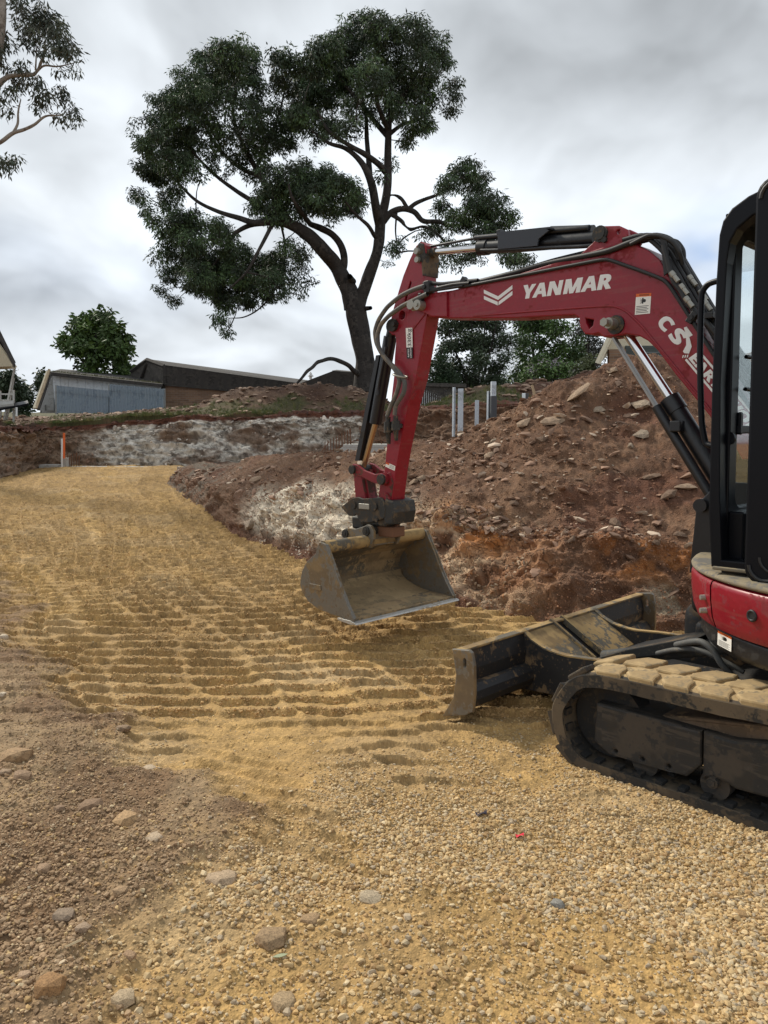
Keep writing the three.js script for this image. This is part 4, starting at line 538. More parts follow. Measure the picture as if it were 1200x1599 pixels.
  for (const z of [-0.43, 0.34]) { const rim = armP.slice(0, 7).map(([x, y]) => [x, y + 0.003, z + 0.005]); part('arm_rim', rim.slice(1).map((q, i) => quadSlab([[rim[i][0], rim[i][1], z - 0.014], [rim[i][0], rim[i][1], z + 0.024], [q[0], q[1], z + 0.024], [q[0], q[1], z - 0.014]], 0.008)), M.bladeTan, bl); }
  const slope = (z0, z1) => quadSlab([[1.832, 0.428, z0], [1.832, 0.428, z1], [1.53, 0.25, z1], [1.53, 0.25, z0]], 0.016);
  part('sloped_plate', slope(-0.41, -0.125), M.bladeTan, bl); part('sloped_plate', slope(-0.02, 0.33), M.bladeTan, bl);
  part('slot_rib', [[-0.14, -0.122], [-0.024, -0.006]].map(([a, b]) => quadSlab([[1.84, 0.44, a], [1.84, 0.44, b], [1.53, 0.258, b], [1.53, 0.258, a]], 0.035)), M.bladeTan, bl);
  part('slot_floor', quadSlab([[1.82, 0.4, -0.12], [1.82, 0.4, -0.025], [1.53, 0.225, -0.025], [1.53, 0.225, -0.12]], 0.012), M.black, bl);
  part('front_floor', [box(0.8, 0.19, -0.41, 1.54, 0.215, 0.33, 0.004)], M.blackDirty, bl);
  part('cylinder_cover', plate([[1.475, 0.291], [1.3, 0.375], [1.161, 0.427], [0.96, 0.503], [0.905, 0.512], [0.968, 0.44], [1.105, 0.38], [1.295, 0.32], [1.45, 0.27]], -0.19, 0.05, 0.006), M.hitch, bl);
  part('blade_cylinder', [cyl([1.5, 0.26, -0.07], [0.8, 0.47, -0.07], 0.045)], M.hoseGrey, bl);
  part('blade_hose', [tube([[0.96, 0.49, -0.3], [0.825, 0.555, -0.42], [0.76, 0.57, -0.45], [0.704, 0.541, -0.46], [0.66, 0.48, -0.46], [0.6, 0.42, -0.44]], 0.016), tube([[1.1, 0.4, -0.22], [0.95, 0.47, -0.32], [0.8, 0.5, -0.36], [0.6, 0.44, -0.36]], 0.013)], M.hoseGrey, bl);

  // ---- upper body
  const ringGeo = (r0, y0, r1, y1, a0, a1, n = 40, th = 0.012) => { // a band of plate bent round the slew axis; angle 0 is ahead, positive to the left
    const out = []; const P = (r, y, a) => new THREE.Vector3(r * Math.cos(a), y, -r * Math.sin(a)); const q = (a, b, c, d) => out.push(a, b, c, a, c, d);
    for (let i = 0; i < n; i++) { const a = lerp(a0, a1, i / n), b = lerp(a0, a1, (i + 1) / n); q(P(r0, y0, a), P(r0, y0, b), P(r1, y1, b), P(r1, y1, a)); q(P(r1, y1, a), P(r1, y1, b), P(r1 - th, y1, b), P(r1 - th, y1, a)); q(P(r0 - th, y0, b), P(r0 - th, y0, a), P(r1 - th, y1, a), P(r1 - th, y1, b)); q(P(r0, y0, b), P(r0, y0, a), P(r0 - th, y0, a), P(r0 - th, y0, b)); }
    for (const a of [a0, a1]) q(P(r0, y0, a), P(r1, y1, a), P(r1 - th, y1, a), P(r0 - th, y0, a));
    const g = new THREE.BufferGeometry().setFromPoints(out); g.computeVertexNormals(); return g;
  };
  const band = (prof, a0, a1, n = 48) => { const L = new THREE.LatheGeometry(V2(prof), n, 0, a1 - a0); L.rotateY(a0 + PI / 2); return L; };
  const dg = THREE.MathUtils.degToRad;
  const skirtP = [[0.9, 0.708], [0.908, 0.712], [0.925, 0.76], [0.935, 0.84], [0.936, 0.9], [0.93, 0.918], [0.915, 0.926], [0.86, 0.926], [0.86, 0.708], [0.9, 0.708]];
  part('front_panel', band(skirtP, dg(8), dg(47.4)), M.red, ex); part('side_panel', band(skirtP, dg(48.1), dg(140)), M.red, ex); part('rear_panel', band(skirtP, dg(140.6), dg(352)), M.red, ex);
  part('lower_frame', [band([[0.84, 0.595], [0.868, 0.6], [0.884, 0.63], [0.886, 0.69], [0.872, 0.707], [0.6, 0.707], [0.6, 0.595], [0.84, 0.595]], 0, 2 * PI, 80)], M.black, ex);
  part('body_core', [new THREE.CylinderGeometry(0.85, 0.85, 0.2, 48).translate(0, 0.815, 0)], M.cabBlack, ex);
  part('deck', [band([[0, 0.927], [0.915, 0.927], [0.935, 0.934], [0.938, 0.945], [0.93, 0.955], [0.905, 0.958], [0, 0.958]], 0, 2 * PI, 80)], M.mat, ex);
  for (const y of [0.835, 0.775]) part('bolt', [cyl([0.925 * Math.cos(dg(44)), y, -0.925 * Math.sin(dg(44))], [0.955 * Math.cos(dg(44)), y, -0.955 * Math.sin(dg(44))], 0.014, 0.012, 8)], M.pin, ex);
  { const a = dg(65), r = 0.93; part('rubber_plug', [new THREE.TorusGeometry(0.02, 0.006, 8, 20).rotateY(PI / 2 + a).translate(r * Math.cos(a) * 1.007, 0.83, -r * Math.sin(a) * 1.007), cyl([0.9 * Math.cos(a), 0.83, -0.9 * Math.sin(a)], [0.938 * Math.cos(a), 0.83, -0.938 * Math.sin(a)], 0.018)], M.hose, ex); }
  { const P = (a, y) => [0.8895 * Math.cos(dg(a)), y, -0.8895 * Math.sin(dg(a))]; sticker('warning_sticker', [P(46.5, 0.693), P(54, 0.693), P(54, 0.628), P(46.5, 0.628)], 0, ex, warnDraw, 160, 128); }
  part('swing_bracket', [box(0.64, 0.62, -0.13, 0.98, 0.86, 0.13, 0.05), plate([[0.66, 0.84], [0.98, 0.84], [0.95, 1.2], [0.88, 1.28], [0.78, 1.32], [0.68, 1.46], [0.64, 1.4], [0.64, 1.0]], 0.09, 0.13, 0.006), plate([[0.66, 0.84], [0.98, 0.84], [0.95, 1.2], [0.88, 1.28], [0.78, 1.32], [0.68, 1.46], [0.64, 1.4], [0.64, 1.0]], -0.13, -0.09, 0.006), pinZ(0.92, 1.2, -0.16, 0.16, 0.035), pinZ(0.71, 1.4, -0.16, 0.16, 0.04)], M.black, ex);

  // ---- cab
  const cab = new THREE.Group(); cab.name = 'cab'; ex.add(cab);
  const outline = [[0.63, 0.985], [0.647, 1.224], [0.648, 1.779], [0.642, 2.209], [0.634, 2.4], [0.62, 2.455], [0.585, 2.498], [0.52, 2.532], [0.42, 2.558], [0.2, 2.575], [-0.62, 2.575], [-0.7, 2.5], [-0.72, 2.3], [-0.74, 0.985]];
  const inner = [[0.585, 1.02], [0.602, 1.3], [0.612, 1.777], [0.6, 2.28], [0.59, 2.36], [0.56, 2.41], [0.5, 2.45], [0.4, 2.47], [0.2, 2.48], [-0.58, 2.48], [-0.64, 2.42], [-0.66, 1.02]];
  part('side_frame', plate(outline, -0.695, -0.615, 0.007, [inner]), M.cabBlack, cab);
  part('side_frame', plate(outline, 0.2, 0.26, 0.007, [[[0.56, 1.3], [0.565, 2.3], [0.5, 2.42], [-0.58, 2.44], [-0.62, 1.3]]]), M.cabBlack, cab);
  // windscreen surround in the front plane
  { const s = new THREE.Shape(V2([[-0.62, 0.985], [0.21, 0.985], [0.21, 2.5], [-0.62, 2.5]])); s.holes.push(new THREE.Path(V2(rrect(-0.545, 1.235, 0.14, 2.4, 0.07)))); const g = new THREE.ExtrudeGeometry(s, { depth: 0.035, bevelEnabled: true, bevelThickness: 0.006, bevelSize: 0.006, bevelOffset: -0.006, bevelSegments: 2 }); g.rotateY(-PI / 2); g.translate(0.635, 0, 0); part('windscreen_frame', g, M.cabBlack, cab); }
  part('windscreen', box(0.612, 1.22, -0.555, 0.617, 2.41, 0.15, 0.001), M.glass, cab);
  part('windscreen_bar', box(0.585, 1.565, -0.55, 0.608, 1.6, 0.15, 0.006), M.cabBlack, cab);
  part('side_window', box(-0.62, 1.28, 0.228, 0.57, 2.45, 0.232, 0.001), M.glass, cab);
  part('front_pillar_trim', [box(0.597, 1.02, -0.61, 0.62, 2.42, -0.53, 0.008), box(0.58, 1.56, -0.545, 0.6, 1.66, -0.51, 0.01)], M.cabBlack, cab);
  part('lower_front_panel', box(0.53, 0.985, -0.61, 0.598, 1.225, 0.2, 0.01), M.cabBlack, cab);
  part('roof', [plate(outline.slice(5, 12).concat([[-0.66, 2.46], [0.6, 2.46]]).map(p => p), -0.61, 0.2, 0.01), new RoundedBoxGeometry(1.1, 0.05, 0.8, 3, 0.02).translate(-0.05, 2.585, -0.2)], M.cabBlack, cab);
  part('rear_panel', [box(-0.74, 0.985, -0.62, -0.69, 1.5, 0.2, 0.01), box(-0.73, 2.3, -0.62, -0.68, 2.54, 0.2, 0.01), box(-0.73, 1.5, -0.62, -0.69, 2.3, -0.54, 0.01), box(-0.73, 1.5, 0.12, -0.69, 2.3, 0.2, 0.01)], M.cabBlack, cab);
  part('floor', box(-0.7, 0.958, -0.66, 0.6, 0.99, 0.2, 0.006), M.blackDirty, cab);
  part('floor_mat', [box(0.2, 0.99, -0.64, 0.585, 1.003, 0.15, 0.004), ...Array.from({ length: 9 }, (_, i) => box(0.22 + i * 0.04, 1.002, -0.63, 0.238 + i * 0.04, 1.008, 0.1, 0.002))], M.mat, cab);
  part('pedal', [quadSlab([[0.47, 1.075, -0.5], [0.56, 1.12, -0.5], [0.56, 1.12, -0.34], [0.47, 1.075, -0.34]], 0.012), ...[0, 1, 2].map(i => quadSlab([[0.48 + i * 0.03, 1.088 + i * 0.015, -0.5], [0.49 + i * 0.03, 1.093 + i * 0.015, -0.5], [0.49 + i * 0.03, 1.093 + i * 0.015, -0.34], [0.48 + i * 0.03, 1.088 + i * 0.015, -0.34]], 0.008))], M.mat, cab);
  part('seat', [new RoundedBoxGeometry(0.48, 0.14, 0.5, 4, 0.05).translate(-0.15, 1.35, -0.2), new RoundedBoxGeometry(0.14, 0.6, 0.48, 4, 0.05).rotateZ(0.15).translate(-0.42, 1.68, -0.2), box(-0.35, 0.99, -0.4, 0.1, 1.29, 0, 0.03)], M.hose, cab);
  part('grab_loop', tube([[0.575, 1.9, -0.52], [0.57, 1.9, -0.42], [0.565, 1.89, -0.4], [0.565, 1.78, -0.4], [0.57, 1.76, -0.42], [0.575, 1.76, -0.52]], 0.009, 8, 40), M.cabBlack, cab);
  part('latch', [pinZ(0.605, 1.545, -0.615, -0.6, 0.03)], M.cabBlack, cab);
  part('door_sill', box(0.05, 0.975, -0.71, 0.62, 0.99, -0.6, 0.005), M.mat, cab);
  // door, folded back along the cab side
  const dz0 = -0.775, dz1 = -0.735, dO = [...rrect(-0.42, 0.945, 0.462, 2.565, 0.07)];
  const door = part('cab_door', [plate(dO, dz0, dz1, 0.012, [rrect(-0.32, 1.5, 0.36, 2.46, 0.06), rrect(-0.32, 1.04, 0.36, 1.42, 0.06)])], M.cabBlack, ex);
  part('door_seal', tube([...rrect(-0.4, 0.965, 0.44, 2.545, 0.06).map(p => [p[0], p[1], dz0 - 0.002])], 0.008, 6, 160, 0.1), M.hose, door); part('door_window', [box(-0.34, 1.48, -0.757, 0.38, 2.48, -0.753, 0.001), box(-0.34, 1.02, -0.757, 0.38, 1.44, -0.753, 0.001)], M.glass, door); part('door_bead', tube(rrect(-0.36, 1.0, 0.4, 2.5, 0.06).map(p => [p[0], p[1], dz0 - 0.001]), 0.006, 6, 160, 0.1), M.hose, door);
  part('handrail', [tube([[0.63, 2.22, -0.64], [0.668, 2.223, -0.63], [0.709, 2.216, -0.62], [0.734, 2.17, -0.62], [0.734, 1.9, -0.62], [0.72, 1.63, -0.62], [0.7, 1.53, -0.62], [0.671, 1.514, -0.63], [0.63, 1.512, -0.64]], 0.0135, 10, 80, 0.3)], M.cabBlack, ex);

  // ---- boom
  const boomP = [[2.92, 2.46], [2.915, 2.53], [2.879, 2.566], [2.663, 2.558], [2.168, 2.57], [1.71, 2.606], [1.546, 2.624], [1.428, 2.626], [1.342, 2.6], [1.269, 2.556], [1.203, 2.494], [1.129, 2.365], [0.987, 2.124], [0.84, 1.89], [0.7, 1.67], [0.64, 1.52], [0.645, 1.42], [0.694, 1.385], [0.75, 1.44], [0.783, 1.497], [0.961, 1.713], [1.101, 1.882], [1.205, 2.02], [1.262, 2.076], [1.31, 2.105], [1.39, 2.125], [1.451, 2.122], [1.53, 2.124], [1.56, 2.15], [1.6, 2.145], [1.65, 2.155], [1.683, 2.2], [1.688, 2.25], [1.72, 2.272], [2.167, 2.31], [2.717, 2.379], [2.88, 2.41]];
  const boom = part('boom', [plate(boomP, -0.08, 0.08, 0.008, [[[1.646, 2.243], [1.64, 2.215], [1.621, 2.182], [1.598, 2.198], [1.593, 2.228]].reverse()]), plate([[2.95, 2.46], [2.93, 2.55], [2.84, 2.562], [2.7, 2.556], [2.7, 2.385], [2.84, 2.405]], -0.098, 0.098, 0.006)], M.red, ex);
  { // the thicker cheek welded over the lower edge
    const rib = [[2.478, 2.364], [1.736, 2.312], [1.482, 2.29], [1.392, 2.25], [1.303, 2.165], [1.216, 2.06], [0.78, 1.53]].map(p => [p[0], p[1], -0.08]); part('weld_bead', tube(rib, 0.007, 6, 80, 0.3), M.red, boom); }
  print('lettering', 'YANMAR', [2.1, 2.416], [-0.9988, -0.048], 0.083, boom, -0.0808, 0.615, 0.2, 0.06);
  { const q = (a) => plate(a, -0.0825, -0.081, 0); part('chevron_emblem', [q([[2.391, 2.519], [2.276, 2.46], [2.276, 2.437], [2.391, 2.496]]), q([[2.276, 2.46], [2.164, 2.512], [2.164, 2.488], [2.276, 2.437]]), q([[2.391, 2.48], [2.279, 2.426], [2.279, 2.404], [2.391, 2.458]]), q([[2.272, 2.426], [2.164, 2.476], [2.164, 2.452], [2.272, 2.404]])], M.white, boom); }
  sticker('warning_sticker', [[1.332, 2.335], [1.244, 2.327], [1.25, 2.219], [1.338, 2.223]], -0.0815, boom, warnDraw);
  { const d = [-0.64, -0.768]; // firm's name down the boom
    print('lettering', 'C', [1.215, 2.164], d, 0.075, boom, -0.0808, 0.078, 0.1, 0.07);
    print('lettering', 'S', [1.15, 2.088], d, 0.08, boom, -0.0808, 0.08, 0.1, 0.07);
    const q = a => plate(a, -0.0825, -0.081, 0);
    part('bucket_emblem', [q([[1.06, 2.122], [1.045, 2.125], [1.012, 2.078], [1.03, 2.07], [1.016, 2.02], [1.03, 1.985], [1.055, 1.99], [1.062, 2.0], [1.045, 2.03], [1.048, 2.08]]), ...[0, 1, 2].map(i => q([[1.062 - i * 0.012, 1.98], [1.056 - i * 0.012, 1.98], [1.06 - i * 0.012, 1.966], [1.066 - i * 0.012, 1.966]]))], M.white, boom);
    print('lettering', 'EARTHWORX', [1.0335, 1.96], d, 0.05, boom, -0.0808, 0.58, 0.15, 0.06);
    const ln = (o, a, b) => { const X = o[0], Y = o[1], u = [d[1], -d[0]], w = 0.0055; return q([[X + d[0] * a + u[0] * w, Y + d[1] * a + u[1] * w], [X + d[0] * b + u[0] * w, Y + d[1] * b + u[1] * w], [X + d[0] * b - u[0] * w, Y + d[1] * b - u[1] * w], [X + d[0] * a - u[0] * w, Y + d[1] * a - u[1] * w]]); };
    part('name_stripe', [ln([1.046, 1.957], 0, 0.5), ln([0.984, 2.0], 0, 0.5)], M.white, boom); }
  part('pin', [pinZ(1.46, 2.188, -0.15, -0.07, 0.03), pinZ(1.46, 2.188, -0.19, -0.14, 0.019), pinZ(1.46, 2.188, -0.2, -0.185, 0.024, 6)], M.pin, boom);
  part('boss', pinZ(1.45, 2.183, -0.09, 0.09, 0.052, 28), M.hitch, boom);
  const br = [[1.69, 2.61], [1.585, 2.675], [1.588, 2.716], [1.552, 2.742], [1.446, 2.722], [1.394, 2.69], [1.381, 2.63], [1.42, 2.6]];
  part('cylinder_bracket', [plate(br, -0.075, -0.045, 0.006, [circ(1.448, 2.688, 0.013, 12)]), plate(br, 0.045, 0.075, 0.006)], M.red, boom);
  part('pin', [pinZ(1.555, 2.698, -0.1, 0.1, 0.034), pinZ(1.528, 2.66, -0.095, -0.07, 0.017, 6), pinZ(1.555, 2.698, -0.092, 0.092, 0.045)], M.hitch, boom);
  // pipes and hoses along the boom
  const pipe = (pts, r, mt = M.hose, seg = 90) => part('hydraulic_hose', tube(pts, r, 10, seg, 0.35), mt, ex);
  pipe([[2.52, 2.582, -0.05], [2.2, 2.592, -0.05], [1.922, 2.604, -0.06], [1.521, 2.592, -0.09], [1.365, 2.612, -0.09], [1.235, 2.622, -0.085], [1.165, 2.597, -0.07], [1.118, 2.55, -0.06], [1.105, 2.48, -0.05]], 0.0165);
  pipe([[2.55, 2.59, 0.0], [2.2, 2.606, 0.0], [1.922, 2.63, 0.01], [1.6, 2.64, 0.02]], 0.016); pipe([[2.55, 2.59, 0.04], [2.2, 2.6, 0.05], [1.8, 2.635, 0.05], [1.6, 2.64, 0.05]], 0.016);
  pipe([[2.6, 2.566, -0.09], [2.461, 2.562, -0.092], [1.982, 2.556, -0.095], [1.6, 2.552, -0.095], [1.505, 2.546, -0.095], [1.415, 2.506, -0.095], [1.172, 2.381, -0.095], [1.09, 2.274, -0.095], [0.995, 2.124, -0.095], [0.82, 1.85, -0.09], [0.7, 1.68, -0.09]], 0.0105, M.hose, 140);
  pipe([[1.172, 2.561, -0.1], [1.135, 2.43, -0.1], [1.11, 2.36, -0.1], [1.076, 2.315, -0.1], [1.031, 2.236, -0.1], [0.98, 2.181, -0.1], [0.888, 2.073, -0.1], [0.72, 1.82, -0.1]], 0.014);
  for (const [i, z, o] of [[0, -0.07, 0.02], [1, -0.04, 0.035], [2, -0.01, 0.05], [3, 0.02, 0.055], [4, 0.05, 0.05], [5, 0.075, 0.035]]) { const q = (x, y, k = 1) => [x - o * 0.77 * k, y + o * 0.64 * k, z]; pipe([[1.42, 2.63 + o * 0.5, z], [1.3, 2.63 + o * 0.4, z], q(1.21, 2.53), q(1.13, 2.4), q(1.0, 2.18), q(0.86, 1.95), q(0.72, 1.74)], i % 2 ? 0.012 : 0.014); }
  part('hose_guard', [tube([[1.359, 2.6, -0.1], [1.26, 2.625, -0.1], [1.195, 2.612, -0.1], [1.124, 2.568, -0.1], [1.089, 2.51, -0.09], [1.084, 2.45, -0.06]], 0.012, 8, 50, 0.3), tube([[1.41, 2.674, 0.03], [1.31, 2.66, 0.03], [1.25, 2.63, 0.03], [1.163, 2.595, 0.03], [1.125, 2.54, 0.03], [1.12, 2.46, 0.03]], 0.013, 8, 50, 0.3), plate([[1.19, 2.6], [1.155, 2.6], [1.13, 2.42], [1.165, 2.4]], -0.105, -0.095, 0.003)], M.hose, ex);
  for (const [x, y, z] of [[1.12, 2.41, -0.115], [1.075, 2.34, -0.1], [1.04, 2.27, -0.115], [1.06, 2.39, -0.04], [1.01, 2.31, -0.02], [0.97, 2.25, -0.06]]) part('hose_fitting', [cyl([x, y, z], [x - 0.016, y - 0.022, z], 0.015, 0.015, 6), cyl([x - 0.016, y - 0.022, z], [x - 0.04, y - 0.054, z], 0.012, 0.012, 10)], M.pin, ex);
  part('hose_clamp', [plate([[1.04, 2.15], [1.0, 2.2], [0.975, 2.175], [1.01, 2.13]], -0.12, -0.082, 0.004), pinZ(1.008, 2.163, -0.128, -0.115, 0.014, 8), box(0.9, 2.15, -0.11, 0.98, 2.18, 0.1, 0.004)], M.hose, ex);

  // ---- stick
  const stickP = [[2.945, 2.925], [2.968, 2.939], [3.012, 2.917], [3.076, 2.836], [3.142, 2.736], [3.19, 2.64], [3.246, 2.525], [3.275, 2.448], [3.299, 2.408], [3.3, 2.357], [3.27, 2.33], [3.236, 2.326], [3.225, 2.288], [3.242, 2.174], [3.253, 2.026], [3.279, 1.892], [3.313, 1.713], [3.342, 1.498], [3.359, 1.392], [3.375, 1.304], [3.42, 1.201], [3.436, 1.131], [3.41, 1.07], [3.355, 1.04], [3.31, 1.06], [3.285, 1.12], [3.245, 1.336], [3.203, 1.496], [3.108, 1.812], [3.028, 1.998], [2.96, 2.25], [2.912, 2.427], [2.905, 2.52], [2.93, 2.62], [2.94, 2.672], [2.925, 2.83], [2.915, 2.9]];
  const stick = part('stick', plate(stickP, -0.065, 0.065, 0.005, [[[3.07, 2.686], [3.085, 2.66], [3.125, 2.575], [3.13, 2.55], [3.118, 2.545], [3.095, 2.6], [3.06, 2.67]], circ(3.159, 2.457, 0.031, 16)]), M.red, ex);
  part('reinforcing_plate', [plate([[3.1, 2.3], [2.93, 2.43], [2.92, 2.52], [3.02, 2.56], [3.09, 2.5], [3.105, 2.42]], -0.072, 0.072, 0.004)], M.red, stick);
  part('grease_patch', [plate([[2.935, 2.915], [2.975, 2.93], [3.005, 2.9], [3.008, 2.82], [2.985, 2.795], [2.955, 2.8], [2.945, 2.7], [2.93, 2.7], [2.918, 2.83]], -0.074, 0.074, 0.004)], M.hitch, stick, 'black greased plate at the top of the red stick');
  part('pin', [pinZ(2.982, 2.872, -0.1, 0.1, 0.022), pinZ(2.98, 2.813, -0.098, 0.098, 0.02)], M.pin, stick);
  part('pin', [pinZ(2.99, 2.5, -0.155, 0.12, 0.033), pinZ(2.925, 2.49, -0.155, 0.12, 0.035), pinZ(2.925, 2.49, -0.165, -0.15, 0.014, 6), box(2.9, 2.46, -0.125, 3.01, 2.53, -0.1, 0.01)], M.pin, stick);
  part('pin', [pinZ(3.245, 2.396, -0.09, 0.09, 0.046), pinZ(3.215, 2.4, -0.11, 0.09, 0.02)], M.hitch, stick);
  sticker('capacity_sticker', [[3.115, 2.36], [3.049, 2.356], [3.046, 2.14], [3.107, 2.143]], -0.0742, stick, (c, w, h) => { c.fillStyle = '#ecebe6'; c.fillRect(0, 0, w, h); c.fillStyle = '#141414'; c.fillRect(0, h * 0.64, w, h * 0.36); c.save(); c.translate(w / 2, h * 0.32); c.rotate(-PI / 2); c.font = 'bold ' + w * 0.72 + 'px sans-serif'; c.textAlign = 'center'; c.textBaseline = 'middle'; c.fillText('330kg', 0, w * 0.04, h * 0.6); c.restore(); c.fillStyle = '#eee'; c.save(); c.translate(w / 2, h * 0.82); c.rotate(-PI / 2); c.font = 'bold ' + w * 0.3 + 'px sans-serif'; c.textAlign = 'center'; c.textBaseline = 'middle'; c.fillText('RATED', 0, -w * 0.2); c.fillText('CAPACITY', 0, w * 0.2, h * 0.34); c.restore(); }, 96, 320);
  sticker('small_sticker', [[3.346, 1.395], [3.249, 1.365], [3.257, 1.33], [3.359, 1.36]], -0.0662, stick, (c, w, h) => { c.fillStyle = '#e8e4da'; c.fillRect(0, 0, w, h); c.fillStyle = '#c85a28'; c.fillRect(0, 0, w * 0.35, h * 0.4); c.fillStyle = '#555'; for (let i = 0; i < 3; i++) c.fillRect(w * 0.4, h * (0.2 + i * 0.25), w * 0.5, h * 0.08); }, 128, 48);
  part('lower_boss', [pinZ(3.355, 1.11, -0.085, 0.085, 0.055), pinZ(3.36, 1.265, -0.09, 0.09, 0.05), plate([[3.372, 1.3], [3.42, 1.21], [3.436, 1.131], [3.4, 1.07], [3.34, 1.06], [3.3, 1.1], [3.27, 1.24], [3.3, 1.32]], -0.069, 0.069, 0.003)], M.redDirty, stick);
  // stick cylinder over the boom
  const ax = x => lerp(2.692, 2.893, (x - 1.573) / (3.037 - 1.573));
  const sc = new THREE.Group(); sc.name = 'stick_cylinder'; ex.add(sc);
  part('rod', cyl([2.93, ax(2.93) - 0.012, 0], [2.45, ax(2.45) - 0.004, 0], 0.0225), M.chrome, sc);
  part('rod_eye', [pinZ(2.965, 2.868, -0.05, 0.05, 0.05), cyl([2.94, 2.864, 0], [2.88, 2.856, 0], 0.034)], M.hitch, sc);
  part('barrel', [cyl([2.47, ax(2.47) - 0.004, 0], [1.62, ax(1.62), 0], 0.043), cyl([2.49, ax(2.49) - 0.004, 0], [2.42, ax(2.42) - 0.004, 0], 0.05), pinZ(1.575, 2.697, -0.05, 0.05, 0.055), tube([[2.44, 2.78, -0.05], [2.3, 2.755, -0.055], [1.95, 2.7, -0.06], [1.7, 2.66, -0.06], [1.6, 2.65, -0.05]], 0.012)], M.black, sc);
  part('cover_plate', [plate([[2.285, 2.852], [1.93, 2.808], [1.9, 2.79], [1.975, 2.755], [1.985, 2.716], [2.285, 2.752]], -0.075, -0.062, 0.003), quadSlab([[2.285, 2.855, -0.075], [2.285, 2.855, 0.07], [1.9, 2.806, 0.07], [1.9, 2.806, -0.075]], 0.01), plate([[2.285, 2.852], [1.93, 2.808], [1.985, 2.716], [2.285, 2.752]], 0.058, 0.07, 0.003)], std({ color: new THREE.Color().setRGB(0.022, 0.026, 0.036), roughness: 0.42 }), sc);
  part('sensor_tube', [cyl([2.93, 2.905, -0.01], [2.5, 2.878, -0.01], 0.009), cyl([2.52, 2.88, -0.01], [1.67, 2.768, -0.01], 0.018), box(2.3, 2.86, -0.03, 2.33, 2.89, 0.02, 0.004), cyl([1.95, 2.812, 0.02], [1.66, 2.758, 0.02], 0.03)], M.black, sc);
  // bucket cylinder down the stick
  const bc = new THREE.Group(); bc.name = 'bucket_cylinder'; ex.add(bc);
  part('barrel', [cyl([3.352, 2.33, 0], [3.532, 1.69, 0], 0.05), cyl([3.32, 2.41, 0], [3.36, 2.3, 0], 0.038), pinZ(3.3, 2.4, -0.045, 0.045, 0.05), tube([[3.34, 2.25, -0.055], [3.42, 1.98, -0.062], [3.43, 1.9, -0.062]], 0.011)], M.black, bc);
  part('rod', cyl([3.528, 1.7, 0], [3.69, 1.33, 0], 0.024), M.gold, bc);
  part('rod_guard', [quadSlab([[3.42, 2.2, -0.01], [3.46, 2.2, -0.01], [3.725, 1.4, -0.01], [3.675, 1.4, -0.01]], 0.08)], M.black, bc);
  part('rod_eye', pinZ(3.705, 1.325, -0.05, 0.05, 0.045), M.hitch, bc);
  // linkage and quick hitch
  const lk = new THREE.Group(); lk.name = 'bucket_linkage'; ex.add(lk);
  for (const [a, b] of [[-0.1, -0.072], [0.072, 0.1]]) part('guide_link', plate([[3.73, 1.35], [3.69, 1.378], [3.64, 1.368], [3.57, 1.33], [3.45, 1.3], [3.36, 1.312], [3.315, 1.29], [3.32, 1.235], [3.37, 1.222], [3.46, 1.235], [3.6, 1.28], [3.68, 1.288], [3.725, 1.31]], a, b, 0.004), M.redDirty, lk);
  part('pin', [pinZ(3.69, 1.333, -0.12, 0.12, 0.034), pinZ(3.36, 1.265, -0.12, 0.12, 0.04)], M.hitch, lk);
  part('push_link', [plate([[3.725, 1.33], [3.64, 1.33], [3.58, 1.07], [3.7, 1.05]], -0.07, -0.035, 0.006), plate([[3.725, 1.33], [3.64, 1.33], [3.58, 1.07], [3.7, 1.05]], 0.035, 0.07, 0.006), plate([[3.66, 1.28], [3.6, 1.26], [3.56, 1.06], [3.66, 1.06]], -0.04, 0.04, 0.004)], M.redDirty, lk);
  const hk = new THREE.Group(); hk.name = 'quick_hitch'; ex.add(hk);
  const hp = [[3.844, 1.03], [3.76, 1.075], [3.7, 1.107], [3.64, 1.118], [3.582, 1.107], [3.455, 1.12], [3.38, 1.128], [3.335, 1.1], [3.325, 1.03], [3.342, 0.97], [3.396, 0.952], [3.491, 0.928], [3.604, 0.92], [3.64, 0.95], [3.651, 0.983], [3.7, 0.965], [3.75, 0.965], [3.82, 1.01]];
  part('hitch_plate', plate(hp, -0.105, -0.08, 0.005), M.hitch, hk); part('hitch_plate', plate(hp, 0.08, 0.105, 0.005), M.hitch, hk);
  part('nameplate', box(3.5, 1.028, -0.112, 3.62, 1.07, -0.104, 0.003), M.pin, hk);
  part('pin', [pinZ(3.683, 1.056, -0.118, 0.118, 0.032), pinZ(3.441, 1.058, -0.118, 0.118, 0.034), pinZ(3.42, 0.955, -0.115, -0.1, 0.018)], M.hitch, hk);
  part('hitch_body', [box(3.34, 0.9, -0.085, 3.62, 1.0, 0.085, 0.02), box(3.62, 0.86, -0.07, 3.76, 0.96, 0.07, 0.02), box(3.26, 0.93, -0.09, 3.36, 1.08, 0.12, 0.02), plate([[3.25, 1.1], [3.33, 1.12], [3.36, 1.0], [3.34, 0.92], [3.26, 0.93], [3.235, 1.02]], -0.1, 0.14, 0.01)], M.hitch, hk);
  part('hydraulic_ram', [cyl([3.32, 0.88, 0.02], [3.62, 0.9, 0.02], 0.035), box(3.3, 0.82, -0.06, 3.5, 0.9, 0.08, 0.01)], M.rust, hk);
  // bucket
  const bk = new THREE.Group(); bk.name = 'bucket'; ex.add(bk);
  const bz0 = -0.58, bz1 = 0.487;
  const shell = [[3.49, 0.822], [3.53, 0.82], [3.565, 0.775], [3.575, 0.735], [3.69, 0.66], [3.758, 0.572], [3.78, 0.48], [3.757, 0.42], [3.685, 0.357], [3.55, 0.314], [3.4, 0.302], [3.28, 0.298], [3.16, 0.289]];
